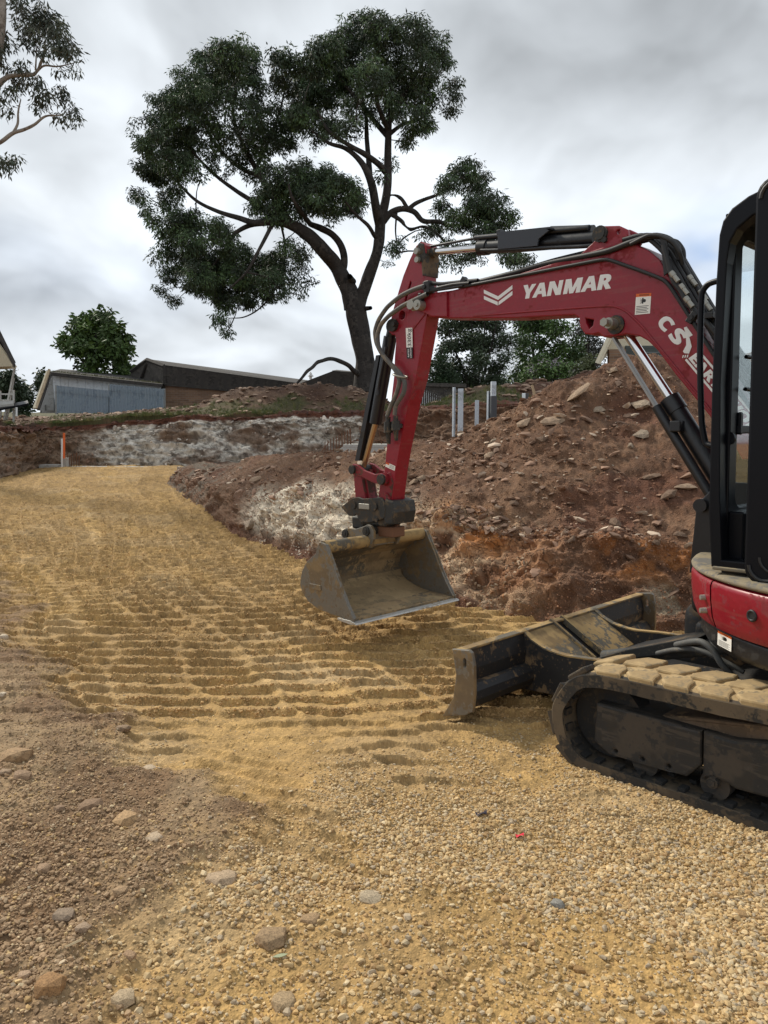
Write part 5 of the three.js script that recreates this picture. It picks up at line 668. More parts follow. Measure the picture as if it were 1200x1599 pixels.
  const inw = shell.map((p, i) => { const a = shell[Math.max(0, i - 1)], b = shell[Math.min(shell.length - 1, i + 1)], dx = b[0] - a[0], dy = b[1] - a[1], l = Math.hypot(dx, dy); return [p[0] + dy / l * 0.016, p[1] - dx / l * 0.016]; });
  part('bucket_shell', plate(shell.concat(inw.slice().reverse()), bz0 + 0.02, bz1 - 0.02, 0.002), M.bucketIn, bk);
  const side = shell.concat([[3.155, 0.31], [3.215, 0.39], [3.287, 0.51], [3.36, 0.655], [3.448, 0.81]]).map(p => [p[0], p[1]]);
  part('side_plate', plate(side, bz0, bz0 + 0.022, 0.003), M.bucketOut, bk); part('side_plate', plate(side, bz1 - 0.022, bz1, 0.003), M.bucketOut, bk);
  const sidec = [[3.448, 0.815], [3.49, 0.824], [3.505, 0.79], [3.43, 0.6], [3.36, 0.45], [3.31, 0.33], [3.25, 0.297], [3.15, 0.285], [3.15, 0.31], [3.21, 0.39], [3.28, 0.51], [3.352, 0.655]];
  part('side_cutter', plate(sidec, bz0 - 0.014, bz0 + 0.001, 0.003), M.bucketOut, bk); part('side_cutter', plate(sidec, bz1 - 0.001, bz1 + 0.014, 0.003), M.bucketOut, bk);
  part('maker_plate', plate(rrect(3.52, 0.46, 3.66, 0.5, 0.012), bz0 - 0.008, bz0 + 0.001, 0.002), M.bucketOut, bk);
  part('top_tube', [cyl([3.5, 0.785, bz0 + 0.01], [3.5, 0.785, bz1 - 0.01], 0.048, 0.048, 28)], M.bladeTan, bk);
  part('cutting_edge', [plate([[3.32, 0.296], [3.18, 0.296], [3.128, 0.283], [3.122, 0.273], [3.18, 0.268], [3.32, 0.278]], bz0 - 0.02, bz1 + 0.02, 0.003)], M.worn, bk);
  part('inner_mud', [(() => { const n = 26, mz = 60, P = [], idx = []; for (let i = 0; i <= n; i++) for (let j = 0; j <= mz; j++) { const t = i / n, z = lerp(bz0 + 0.03, bz1 - 0.03, j / mz), k = cat1(inw.slice(5).map(p => [p[0], p[1], 0]).reverse(), 0.05 + t * 0.72); const h = 0.012 * fbm2(z * 7, t * 6, 4, 5) + 0.012 * sm(0.25, 0.5, t) * sm(0.15, 0.4, j / mz) - 0.0065; P.push(k[0] - h * t, k[1] + h, z); } for (let i = 0; i < n; i++) for (let j = 0; j < mz; j++) { const a = i * (mz + 1) + j, b = a + 1, c = a + mz + 1; idx.push(a, c, b, b, c, c + 1); } const g = new THREE.BufferGeometry(); g.setAttribute('position', new THREE.Float32BufferAttribute(P, 3)); g.setIndex(idx); g.computeVertexNormals(); return g; })()], M.tan, bk, 'caked tan mud lying in the bucket');
  for (let i = 0; i < 7; i++) part('bolt', [new THREE.CylinderGeometry(0.014, 0.016, 0.016, 8).translate(3.2, 0.305, lerp(bz0 + 0.09, bz1 - 0.07, i / 6))], M.tan, bk);
  const ear = [[3.772, 0.827], [3.76, 0.86], [3.729, 0.872], [3.62, 0.872], [3.523, 0.9], [3.48, 0.918], [3.44, 0.908], [3.41, 0.87], [3.412, 0.81], [3.446, 0.74], [3.55, 0.72], [3.68, 0.7], [3.71, 0.78]];
  for (const [a, b] of [[-0.15, -0.125], [0.125, 0.15]]) part('bucket_ear', plate(ear, a, b, 0.005), M.bucketOut, bk);
  part('pin', [pinZ(3.735, 0.826, -0.165, 0.165, 0.034), pinZ(3.487, 0.866, -0.165, 0.165, 0.036), pinZ(3.487, 0.866, -0.172, -0.16, 0.018, 6), pinZ(3.735, 0.826, -0.172, -0.16, 0.016, 6)], M.hitch, bk);
  part('mounting_block', plate([[3.45, 0.84], [3.68, 0.82], [3.7, 0.66], [3.55, 0.74], [3.46, 0.75]], -0.12, 0.12, 0.01), M.bucketOut, bk);
  // hoses on the stick
  const h1 = [[2.865, 2.615], [2.989, 2.605], [3.119, 2.579], [3.254, 2.522], [3.348, 2.442], [3.389, 2.363], [3.375, 2.277], [3.323, 2.198], [3.247, 2.129], [3.173, 2.071], [3.122, 2.026], [3.086, 1.962], [3.102, 1.892], [3.178, 1.812], [3.194, 1.74]], h2 = [[2.845, 2.554], [2.962, 2.532], [3.091, 2.505], [3.225, 2.457], [3.31, 2.406], [3.35, 2.337], [3.345, 2.253], [3.292, 2.175], [3.202, 2.094], [3.151, 2.039], [3.13, 1.975], [3.161, 1.895], [3.223, 1.804], [3.263, 1.732]];
  pipe(h1.map(p => [p[0], p[1], -0.12]), 0.0165, M.hoseGrey, 120); pipe(h2.map(p => [p[0], p[1], -0.13]), 0.0165, M.hoseGrey, 120);
  pipe([[2.9, 2.632, -0.11], [2.859, 2.633, -0.1], [2.75, 2.61, -0.09], [2.59, 2.6, -0.075], [2.45, 2.588, -0.07]], 0.014); pipe([[2.88, 2.556, -0.12], [2.8, 2.58, -0.11], [2.65, 2.586, -0.1], [2.5, 2.575, -0.095]], 0.013); pipe([[2.9, 2.6, -0.12], [2.83, 2.575, -0.115], [2.7, 2.57, -0.105], [2.55, 2.566, -0.1]], 0.01);
  part('hose_clamp', [box(2.83, 2.56, -0.135, 2.88, 2.645, -0.07, 0.008), pinZ(2.87, 2.605, -0.145, -0.13, 0.014, 8), plate([[2.6, 2.585], [2.56, 2.63], [2.53, 2.6], [2.55, 2.57]], -0.1, -0.05, 0.004), box(2.9, 2.51, -0.14, 2.93, 2.57, -0.1, 0.006)], M.hose, ex);
  part('hose_ring', [new THREE.TorusGeometry(0.052, 0.007, 8, 28).rotateX(PI / 2).rotateZ(0.3).translate(3.13, 2.02, -0.12)], M.pin, ex);
  for (const [x, y0, y1] of [[3.268, 1.73, 1.55], [3.187, 1.735, 1.575]]) part('hose_coupler', [cyl([x, y0, -0.115], [x + 0.002, y0 - 0.04, -0.115], 0.018, 0.018, 8), cyl([x + 0.002, y0 - 0.035, -0.115], [x + 0.005, lerp(y0, y1, 0.65), -0.112], 0.03, 0.033, 8), cyl([x + 0.005, lerp(y0, y1, 0.6), -0.112], [x + 0.008, y1 - 0.02, -0.105], 0.022, 0.014, 10), box(x - 0.02, lerp(y0, y1, 0.55), -0.11, x + 0.03, lerp(y0, y1, 0.35), -0.06, 0.004)], M.hitch, ex);
  // boom cylinder under the boom
  const bo = new THREE.Group(); bo.name = 'boom_cylinder'; ex.add(bo);
  part('rod', cyl([1.45, 2.175, 0], [1.14, 1.725, 0], 0.026), M.chrome, bo); part('rod_eye', pinZ(1.45, 2.18, -0.05, 0.05, 0.06), M.hitch, bo);
  part('barrel', [cyl([1.165, 1.755, 0], [0.86, 1.29, 0], 0.05, 0.052), cyl([1.17, 1.762, 0], [1.12, 1.69, 0], 0.056), cyl([0.86, 1.29, 0], [0.8, 1.2, 0], 0.04), pinZ(1.075, 1.62, -0.06, -0.04, 0.014, 8)], M.black, bo);
  part('guard_bar', [quadSlab([[1.475, 2.115, -0.075], [1.475, 2.115, -0.035], [1.205, 1.705, -0.035], [1.205, 1.705, -0.075]], 0.012)], M.greyBar, bo);
  part('side_tube', [cyl([1.215, 1.72, -0.06], [0.89, 1.22, -0.06], 0.026), box(1.06, 1.58, -0.1, 1.12, 1.64, -0.03, 0.008)], M.black, bo);
  pipe([[0.98, 1.72, 0.06], [0.9, 1.6, 0.07], [0.84, 1.45, 0.07], [0.83, 1.3, 0.06]], 0.016); pipe([[0.95, 1.7, 0.09], [0.88, 1.55, 0.1], [0.82, 1.4, 0.1], [0.8, 1.25, 0.09]], 0.014);
}

// ---------------------------------------------------------------- trees
function clump(n, seed, len, wid, droop) { // leaf-sized faces through a unit ball
  const R = rng(seed), P = [], a = new THREE.Vector3(), d = new THREE.Vector3(), s = new THREE.Vector3(), nrm = new THREE.Vector3();
  for (let i = 0; i < n; i++) {
    do a.set(R() * 2 - 1, R() * 2 - 1, R() * 2 - 1); while (a.lengthSq() > 1);
    d.set(R() - 0.5, R() - 0.5 - droop, R() - 0.5).addScaledVector(a, 0.35).normalize(); s.set(R() - 0.5, R() - 0.5, R() - 0.5).cross(d).normalize();
    const L = len * (0.7 + 0.6 * R()), W = wid * (0.7 + 0.6 * R()), m = a.clone().addScaledVector(d, L * 0.45), t = a.clone().addScaledVector(d, L); nrm.crossVectors(d, s); m.addScaledVector(nrm, W * 0.25);
    const l = m.clone().addScaledVector(s, W), r = m.clone().addScaledVector(s, -W);
    for (const q of [a, l, t, a, t, r]) P.push(q.x, q.y, q.z);
  }
  const g = new THREE.BufferGeometry(); g.setAttribute('position', new THREE.Float32BufferAttribute(P, 3)); g.computeVertexNormals(); return g;
}
const leafMat = (r, g, b) => std({ color: new THREE.Color().setRGB(r, g, b), roughness: 0.62 });
/* limbs: [points [px, py, extra depth], radii px]; masses: [px, py, radius px, density, extra depth] of foliage */
function tree(o) {
  const t = thing(o.name, o.label, o.category || 'tree', o.group, o.base ? at(o.base[0], o.base[1], o.D) : null), B = t.position.clone(), R = rng(o.seed), k = o.D / FPX, nodes = [];
  const loc = (px, py, dz = 0) => at(px, py, o.D + dz).sub(B);
  const tg = [], lg = [];
  o.limbs.forEach(([pts, rad], i) => { const v = pts.map(p => loc(p[0], p[1], p[2] || 0)); (i < (o.nTrunk || 1) ? tg : lg).push(taper(v, rad.map(r => r * k), i < (o.nTrunk || 1) ? 18 : 9, i < (o.nTrunk || 1) ? 10 : 6, i < (o.nTrunk || 1) ? 0.38 : 0.16, o.seed + i)); const c = new THREE.CatmullRomCurve3(v); for (let j = 1; j <= pts.length * 3; j++) nodes.push(c.getPoint(j / (pts.length * 3))); });
  part('trunk', tg, o.bark || M.bark, t); if (lg.length) part('limbs', lg, o.bark || M.bark, t);
  const cl = [];
  for (const [px, py, r, den = 1, dz] of o.masses) {
    const z = dz === undefined ? (R() - 0.5) * (o.spread || 3) : dz, c = loc(px, py, z), rm = Math.max(r * k - o.clump * 0.25, r * k * 0.5), n = Math.max(2, Math.round(den * (o.fill || 8) * Math.pow(rm / o.clump, 2)));
    for (let i = 0; i < n; i++) { const a = new THREE.Vector3(); do a.set(R() * 2 - 1, R() * 2 - 1, R() * 2 - 1); while (a.lengthSq() > 1); const e = a.length(), out = R() < (o.ragged || 0) ? 1.1 + 0.45 * R() : 0.86; a.multiplyScalar(Math.pow(e, -0.35)).multiply(new THREE.Vector3(1, 0.85, 1.25)).multiplyScalar(rm * out); if (out > 1 && a.y > 0) a.y *= 0.6; cl.push(c.clone().add(a)); }
  }
  // twigs from every clump back to the nearest wood
  const tw = []; cl.sort((a, b) => { let x = 1e9, y = 1e9; for (const n of o.sortNodes || [nodes[0]]) { x = Math.min(x, a.distanceToSquared(n)); y = Math.min(y, b.distanceToSquared(n)); } return x - y; });
  const near = p => { let b = 1e9, q = null; for (const n of nodes) { const d = p.distanceToSquared(n) + Math.max(0, n.y - p.y) * 0.6; if (d < b) { b = d; q = n; } } return q; };
  cl.forEach((p, i) => { const q = near(p), d = p.distanceTo(q); if (d > 0.05) { const m = p.clone().lerp(q, 0.5); m.x += (R() - 0.5) * d * 0.25; m.y += (R() - 0.3) * d * 0.22; m.z += (R() - 0.5) * d * 0.25; const r0 = Math.min(0.05, 0.008 + d * 0.016) * (o.twig || 1); if (i % (o.twigSkip || 1) === 0 || d > 0.8) tw.push(taper([q, m, p], [r0, r0 * 0.65, r0 * 0.3], 4, 2, 0)); if (d > 0.25) nodes.push(m); nodes.push(p); } });
  if (tw.length) part('twigs', tw, o.bark || M.bark, t).userData.kind = 'stuff';
  const lists = o.leaves.map(() => []);
  for (const p of cl) { const s = o.clump * (0.75 + 0.6 * R()), w = 0.7 + 0.6 * R(); lists[fl(Math.pow(R(), 1.3) * lists.length)].push({ p: [p.x, p.y, p.z], r: [(R() - 0.5) * 0.6, R() * 6.3, (R() - 0.5) * 0.6], s: [s, s * 0.8, s], c: [w, w, w] }); }
  lists.forEach((l, i) => { if (l.length) instanced('crown', clump(o.n || 60, o.seed + 50 + i, o.leaf[0] / o.clump, o.leaf[1] / o.clump, o.droop || 0.3), leafMat(...o.leaves[i]), l, t); });
  return t;
}
// the big tree at the top of the bank
tree({ name: 'gum_tree', label: 'huge spreading dark green tree with forked trunk on the bank behind the excavator arm', D: 29.5, seed: 7, base: [572, 603], spread: 4, ragged: 0.24, clump: 0.24, fill: 5.6, n: 60, leaf: [0.15, 0.021], droop: 0.55, twigSkip: 1, nTrunk: 3,
  leaves: [[0.04, 0.072, 0.03], [0.064, 0.112, 0.04], [0.026, 0.042, 0.022]],
  limbs: [
    [[[574, 612], [571, 590], [570, 560], [563, 525], [556, 490], [554, 468]], [22, 17, 15, 15.5, 16.5, 15]],
    [[[553, 480], [546, 455], [537, 435], [524, 413], [505, 391, -0.5], [480, 366, -0.8], [455, 351, -1], [428, 346, -1]], [15, 13, 12, 11, 10.5, 9.5, 7.5, 5.5]],
    [[[559, 482], [566, 460], [573, 440], [581, 418], [589, 395], [593, 365], [594, 338]], [11, 9.5, 9, 8.5, 8, 7.5, 8]],
    [[[428, 346, -1], [400, 348, -1], [372, 340, -0.5], [340, 330, 0], [305, 312, 0.5], [278, 285, 0.5], [252, 258, 0]], [5.5, 4.5, 3.8, 3, 2.4, 1.8, 1]],
    [[[440, 346, -1], [412, 325, 0], [372, 300, 0.5], [330, 268, 1], [300, 235, 1], [275, 200, 1]], [4.5, 4, 3.2, 2.5, 1.8, 1]],
    [[[455, 350, -1], [430, 312, 0], [407, 275, 0.5], [386, 238, 0.8], [371, 205, 1], [364, 170, 1], [372, 125, 1]], [5.5, 5, 4.5, 3.6, 3, 2.2, 1.2]],
    [[[407, 275, 0.5], [375, 262, 1.2], [345, 235, 1.5], [322, 200, 1.5], [310, 150, 1.5]], [3.5, 3, 2.4, 1.7, 1]],
    [[[400, 262, 0.5], [418, 225, 1], [432, 190, 1.2], [446, 140, 1.2]], [3, 2.4, 1.8, 1]],
    [[[534, 430], [538, 405], [533, 384], [520, 367], [503, 357], [485, 350]], [6, 5.5, 5.5, 5, 5, 4]],
    [[[485, 350], [470, 330, -1.5], [455, 305, -2], [450, 280, -2]], [4, 3, 2.2, 1.2]],
    [[[594, 345], [602, 315], [606, 285], [606, 245], [607, 207], [610, 165], [612, 110]], [7.5, 6.5, 6, 5.5, 5, 3.5, 1.4]],
    [[[593, 350], [587, 322, -0.5], [580, 285, -0.8], [569, 260, -1], [555, 243, -1], [538, 231, -1], [515, 224, -1], [488, 205, -1]], [7.5, 6.5, 6, 4.5, 3.8, 3.2, 2.6, 1.2]],
    [[[578, 282, -0.8], [576, 250, 0], [573, 215, 0.5], [572, 185, 0.5], [565, 145, 0.5], [555, 90, 0.5]], [5, 4.2, 3.6, 2.8, 2, 1]],
    [[[604, 270], [590, 255, -0.5], [570, 241, -1], [546, 227, -1.3], [514, 205, -1.5], [496, 172, -1.5]], [5, 4.5, 4, 3.2, 2.4, 1.2]],
    [[[606, 213], [590, 195, 0.4], [572, 173, 0.8], [552, 148, 1], [536, 130, 1], [520, 100, 1]], [4.5, 4, 3.4, 2.6, 1.8, 1]],
    [[[607, 205], [590, 162, -0.8], [585, 122, -1], [582, 90, -1]], [4, 3, 2, 1]],
    [[[608, 210], [630, 194, 0.6], [660, 184, 1], [685, 160, 1.2]], [3.4, 2.6, 1.8, 0.9]],
    [[[609, 185], [630, 150, 0.5], [652, 115, 0.8], [668, 85, 1]], [3.6, 2.6, 1.8, 0.9]],
    [[[597, 348], [611, 332], [629, 326], [647, 331], [661, 345], [684, 346], [705, 353]], [5.5, 4.8, 4.4, 4.2, 4, 3, 2]],
    [[[597, 352], [607, 306], [625, 309], [636, 324]], [2, 3.2, 3, 3]], [[[640, 325], [649, 318], [662, 312], [681, 305], [700, 294], [725, 275]], [3.4, 3.2, 2.8, 2.4, 1.8, 1]],
    [[[611, 334], [627, 345], [640, 358], [662, 354], [690, 372], [712, 410]], [3.6, 3.2, 2.8, 2.4, 2, 1.1]], [[[600, 370], [590, 372], [575, 352, -1], [556, 335, -1.5], [540, 315, -2]], [3.6, 3.2, 2.8, 2, 1.2]],
    [[[620, 330], [618, 360], [620, 385], [618, 400]], [1.6, 1.2, 1, 0.6]],
    [[[415, 348, -1], [388, 353, -0.5], [366, 366, -0.5], [350, 392, -0.5], [330, 420, -0.5]], [4, 3.6, 3, 2.4, 1.2]],
    [[[440, 352, 0], [446, 395, 1.2], [436, 440, 1.6], [410, 478, 1.2], [382, 495, 0.8], [358, 497, 0.5]], [1.8, 1.6, 1.4, 1.3, 1.1, 0.6]],
    [[[425, 352, -1], [405, 390, -1.8], [385, 425, -2], [360, 450, -2]], [3, 2.4, 1.8, 1]],
    [[[566, 586], [554, 580, -0.6], [545, 571, -1], [533, 565, -1.4], [522, 561, -1.7], [513, 560.5, -2], [505, 563, -2.2], [496, 566, -2.4], [488, 574, -2.6], [480, 580, -2.8], [472, 590, -3], [464, 599, -3]], [5.5, 4, 3.4, 3.3, 2.9, 3, 2.6, 2.7, 2.4, 2.4, 1.9, 1.6]],
    [[[552, 440], [546, 432, -0.6]], [5, 4.5]], [[[571, 482], [579, 481, -0.6]], [3.5, 3]],
  ],
  masses: [
    [355, 90, 32], [385, 98, 26], [328, 108, 32], [296, 132, 32], [268, 162, 28], [250, 192, 26], [242, 228, 27], [238, 262, 24], [258, 222, 30], [285, 180, 34], [320, 158, 34], [350, 135, 30], [395, 135, 26, 0.8], [440, 105, 20], [446, 92, 18], [440, 135, 22, 0.8], [420, 180, 36, 0.65], [378, 185, 36, 0.6], [335, 205, 28, 0.8], [290, 228, 30], [258, 275, 26, 0.9], [275, 255, 26, 0.9], [214, 300, 11], [222, 312, 12], [231, 330, 11], [400, 220, 34, 0.8], [440, 215, 30, 0.8], [462, 185, 26, 0.8], [300, 268, 22, 0.5], [350, 250, 34, 0.35], [395, 255, 28, 0.7], [255, 315, 14, 0.8], [268, 330, 16, 0.7],
    [598, 48, 28], [570, 45, 28], [540, 62, 28], [510, 82, 28], [485, 98, 24], [640, 48, 26], [668, 68, 25], [692, 95, 22], [703, 128, 14], [708, 152, 12], [704, 170, 11], [655, 105, 36, 0.75], [600, 92, 36, 0.85], [556, 92, 32, 0.9], [580, 122, 34, 0.8], [515, 120, 34], [540, 138, 30], [478, 130, 26], [470, 152, 24], [500, 158, 28], [622, 138, 36, 0.8], [662, 148, 34, 0.7], [642, 180, 26, 0.8], [602, 168, 30, 0.55], [560, 178, 30, 0.5], [528, 192, 28, 0.6], [498, 200, 24], [470, 182, 24], [662, 198, 15], [634, 222, 13], [645, 212, 12], [612, 255, 13, 0.6], [594, 274, 10, 0.5],
    [452, 282, 32], [482, 276, 30], [510, 282, 28], [540, 295, 26], [430, 305, 26], [414, 332, 18], [465, 310, 32], [500, 310, 30], [548, 320, 24], [562, 302, 18], [398, 318, 15, 0.8], [520, 335, 18, 0.5], [430, 335, 20, 0.7],
    [285, 352, 25], [265, 368, 22], [302, 378, 26], [258, 395, 17], [288, 410, 26], [322, 400, 28], [265, 430, 17], [250, 452, 12], [272, 466, 12], [310, 430, 26], [345, 420, 28], [376, 402, 28], [402, 418, 28], [430, 408, 24], [362, 448, 26], [394, 448, 24], [420, 438, 22], [350, 472, 16], [345, 500, 12], [356, 518, 9], [442, 430, 22, 0.8], [465, 415, 20, 0.5], [478, 438, 14, 0.35], [480, 395, 16, 0.5], [332, 348, 18, 0.8], [348, 362, 18, 0.8], [470, 460, 12, 0.3], [240, 340, 14], [300, 345, 22], [320, 440, 22], [340, 455, 20], [380, 470, 18, 0.8], [415, 460, 20, 0.8], [440, 455, 16, 0.6], [300, 450, 16], [455, 390, 22, 0.7], [350, 380, 24], [370, 425, 24], [270, 300, 20, 0.7],
    [725, 268, 24], [744, 288, 26], [702, 290, 20], [766, 318, 26], [782, 348, 22], [742, 328, 26], [716, 343, 22], [692, 328, 16, 0.8], [680, 355, 17, 0.8], [665, 370, 12, 0.7], [760, 368, 22], [796, 390, 16, 0.8], [742, 390, 22, 0.7], [704, 388, 18, 0.7], [800, 402, 22, 0.9], [822, 405, 13], [722, 408, 17, 0.6], [692, 412, 12, 0.5], [618, 392, 14, 0.8], [606, 408, 10, 0.6], [626, 378, 9, 0.6]] });
// pale-limbed gum whose branches reach into the upper left corner
tree({ name: 'gum_tree', label: 'open gum tree with pale branches reaching in at the upper left corner', D: 19, seed: 31, base: [-130, 662], spread: 1.6, clump: 0.2, fill: 5.5, n: 34, leaf: [0.15, 0.018], droop: 0.75, bark: M.barkPale, twig: 0.55,
  leaves: [[0.045, 0.062, 0.04], [0.06, 0.075, 0.045], [0.05, 0.055, 0.035]],
  limbs: [[[[-130, 700], [-120, 600], [-100, 450], [-70, 300], [-40, 200], [-10, 110], [4, 40], [3, -60]], [22, 18, 16, 13, 10, 7, 5, 4]], [[[-75, 320], [-40, 240], [0, 223], [21, 208], [37, 203], [54, 195], [71, 182], [92, 180]], [8, 6, 3.2, 2.8, 2.4, 2.1, 1.6, 0.8]], [[[20, 209], [28, 194], [29, 175], [33, 155]], [2, 1.8, 1.4, 0.7]], [[[-25, 160], [10, 122], [37, 117], [54, 116], [64, 99], [70, 82], [71, 62]], [6, 3.6, 3, 2.6, 2.2, 1.8, 0.8]], [[[56, 114], [69, 103], [90, 104], [118, 98]], [1.8, 1.5, 1.1, 0.5]], [[[56, 110], [57, 90], [58, 72]], [1.4, 1, 0.5]], [[[-70, 300], [-30, 262], [5, 255], [25, 252]], [5, 3, 2, 1]]],
  masses: [[75, 38, 22], [96, 66, 22], [114, 82, 14], [56, 58, 22], [42, 30, 22], [8, 62, 16], [4, 90, 18], [40, 104, 12], [70, 20, 16], [100, 46, 16, 0.8], [92, 116, 11, 0.5], [116, 110, 9, 0.5], [32, 122, 18], [55, 128, 15], [20, 148, 15, 0.6], [72, 150, 16], [98, 150, 16], [60, 164, 12, 0.8], [110, 172, 12], [118, 188, 8], [94, 186, 9, 0.6], [12, 170, 9, 0.6], [18, 248, 13], [4, 256, 13], [28, 4, 16], [-30, 60, 30], [-30, 140, 26], [80, 80, 16, 0.6]] });
tree({ name: 'broadleaf_tree', label: 'round bushy broad-leaved tree rising behind the grey metal shed', D: 38, seed: 41, base: [152, 600], spread: 2, clump: 0.3, fill: 5, n: 34, leaf: [0.26, 0.07], droop: 0.3,
  leaves: [[0.06, 0.11, 0.025], [0.1, 0.17, 0.035], [0.045, 0.08, 0.02]],
  limbs: [[[[152, 605], [151, 585], [150, 560], [150, 520]], [5, 4, 3, 1.5]], [[[150, 580], [130, 565], [115, 545]], [2, 1.5, 0.8]], [[[151, 575], [175, 560], [195, 545]], [2, 1.5, 0.8]]],
  masses: [[150, 505, 22], [125, 515, 20], [175, 515, 20], [165, 492, 12], [122, 495, 9], [125, 540, 22], [150, 535, 28], [180, 540, 22], [198, 548, 12], [103, 530, 10], [95, 538, 5, 0.8], [195, 525, 12], [150, 565, 22, 0.8], [185, 568, 18, 0.8], [125, 565, 12, 0.6], [195, 582, 12]] });
[[[12, 590, 18], 'dark tree behind the scaffold at the left frame edge'], [[36, 612, 13], 'small dark tree between the scaffold and the leaning boards'], [[66, 580, 9], 'small pointed tree just above the leaning boards']].forEach(([[x, y, r], label], i) => tree({ name: 'background_tree', label, D: 52 + i * 3, seed: 60 + i, base: [x, 640], spread: 1, clump: 0.4, fill: 7, n: 40, leaf: [0.3, 0.07], twigSkip: 3, group: 'far trees at left', leaves: [[0.035, 0.055, 0.028], [0.05, 0.075, 0.035]], limbs: [[[[x, 645], [x, y + r], [x, y]], [2.5, 1.5, 0.7]]], masses: i < 2 ? [[x, y, r], [x - r * 0.6, y + r * 0.8, r * 0.8], [x + r * 0.6, y + r * 0.9, r * 0.8], [x, y + r * 1.6, r]] : [[x, y, r * 0.7], [x, y + 12, r], [x - 4, y + 26, r], [x + 4, y + 40, r]] }));
// trees and shrubs behind the boom
tree({ name: 'tall_shrub', label: 'tall multi-stemmed shrub with sparse dark leaves behind the steel posts', D: 31, seed: 71, base: [742, 612], spread: 1.6, clump: 0.24, fill: 7.5, n: 50, leaf: [0.13, 0.03], leaves: [[0.045, 0.07, 0.036], [0.065, 0.095, 0.05]], nTrunk: 5,
  limbs: [[[[735, 615], [725, 580], [710, 545], [700, 510]], [2.4, 1.8, 1.3, 0.7]], [[[740, 615], [742, 570], [738, 530], [735, 490]], [2.4, 1.8, 1.3, 0.7]], [[[748, 615], [758, 575], [768, 540], [775, 505]], [2.4, 1.8, 1.3, 0.7]], [[[752, 615], [772, 590], [790, 565], [797, 540]], [2, 1.5, 1.1, 0.6]], [[[744, 615], [752, 560], [757, 510], [750, 470]], [2, 1.5, 1.1, 0.6]]],
  masses: [[700, 512, 16], [722, 500, 20], [748, 496, 22], [772, 508, 18], [790, 530, 13], [705, 540, 16], [735, 530, 24, 0.8], [765, 540, 22, 0.8], [790, 560, 12, 0.7], [715, 570, 18, 0.8], [745, 565, 22, 0.7], [772, 575, 18, 0.7], [735, 595, 24], [765, 598, 20], [700, 590, 16], [750, 470, 14], [725, 475, 12]] });
tree({ name: 'conifer_shrub', label: 'dense dark green conical shrub right beside the red stick', D: 29, seed: 81, base: [690, 612], spread: 0.8, clump: 0.22, fill: 9, n: 60, leaf: [0.1, 0.02], droop: -0.2, leaves: [[0.02, 0.045, 0.016], [0.028, 0.06, 0.02]], limbs: [[[[690, 615], [690, 570], [690, 545]], [2, 1.3, 0.6]]], masses: [[690, 548, 9], [688, 562, 14], [692, 578, 17], [684, 592, 19], [700, 595, 18], [675, 603, 14], [690, 606, 20]] });
tree({ name: 'wattle_tree', label: 'feathery green tree seen under the middle of the red boom', D: 36, seed: 91, base: [838, 600], spread: 2.4, clump: 0.36, fill: 9, n: 60, leaf: [0.2, 0.035], leaves: [[0.075, 0.14, 0.04], [0.11, 0.19, 0.055], [0.05, 0.09, 0.03]], limbs: [[[[838, 605], [836, 570], [832, 540], [838, 510]], [3.5, 2.6, 2, 1]], [[[835, 560], [855, 535], [875, 520]], [2, 1.5, 0.8]], [[[833, 545], [818, 525], [812, 505]], [1.8, 1.3, 0.7]]],
  masses: [[825, 508, 20], [850, 502, 20], [872, 515, 18], [820, 532, 16, 0.8], [845, 535, 16, 0.7], [878, 540, 16], [895, 552, 15], [815, 555, 14], [835, 565, 16, 0.8], [860, 562, 18], [820, 480, 18], [850, 476, 20], [808, 490, 12], [905, 530, 10, 0.8], [820, 578, 18], [880, 570, 16]] });
tree({ name: 'grey_tree', label: 'dull grey-brown tree between the feathery tree and the brick house', D: 40, seed: 101, base: [922, 590], spread: 1.6, clump: 0.32, fill: 7, n: 44, leaf: [0.16, 0.03], leaves: [[0.055, 0.055, 0.045], [0.045, 0.05, 0.035]], limbs: [[[[922, 595], [920, 560], [918, 530]], [3, 2, 1]]], masses: [[905, 520, 14], [925, 525, 14], [915, 542, 18], [935, 548, 14], [900, 560, 14], [925, 568, 18], [940, 535, 9], [910, 500, 12], [930, 505, 10]] });
tree({ name: 'flowering_bush', label: 'low rounded bush with pale flowers beyond the red soil heap', category: 'bush', D: 26, seed: 111, base: [862, 590], spread: 0.8, clump: 0.22, fill: 9, n: 56, leaf: [0.1, 0.03], leaves: [[0.08, 0.15, 0.035], [0.11, 0.19, 0.05], [0.34, 0.3, 0.34]], limbs: [[[[862, 595], [862, 582], [862, 575]], [1.6, 1, 0.5]]], masses: [[835, 582, 14], [855, 576, 15], [878, 577, 15], [898, 583, 12], [820, 588, 11], [860, 588, 18], [885, 590, 14], [908, 590, 8]] });
tree({ name: 'olive_bush', label: 'dull olive bush just left of the brick gable house', category: 'bush', D: 25.5, seed: 121, base: [922, 588], spread: 0.6, clump: 0.22, fill: 9, n: 50, leaf: [0.1, 0.025], leaves: [[0.09, 0.115, 0.045], [0.12, 0.145, 0.06]], limbs: [[[[918, 592], [918, 578], [918, 566]], [1.4, 1, 0.5]]], masses: [[912, 570, 11], [922, 566, 10], [905, 582, 11], [920, 582, 14], [932, 580, 9]] });
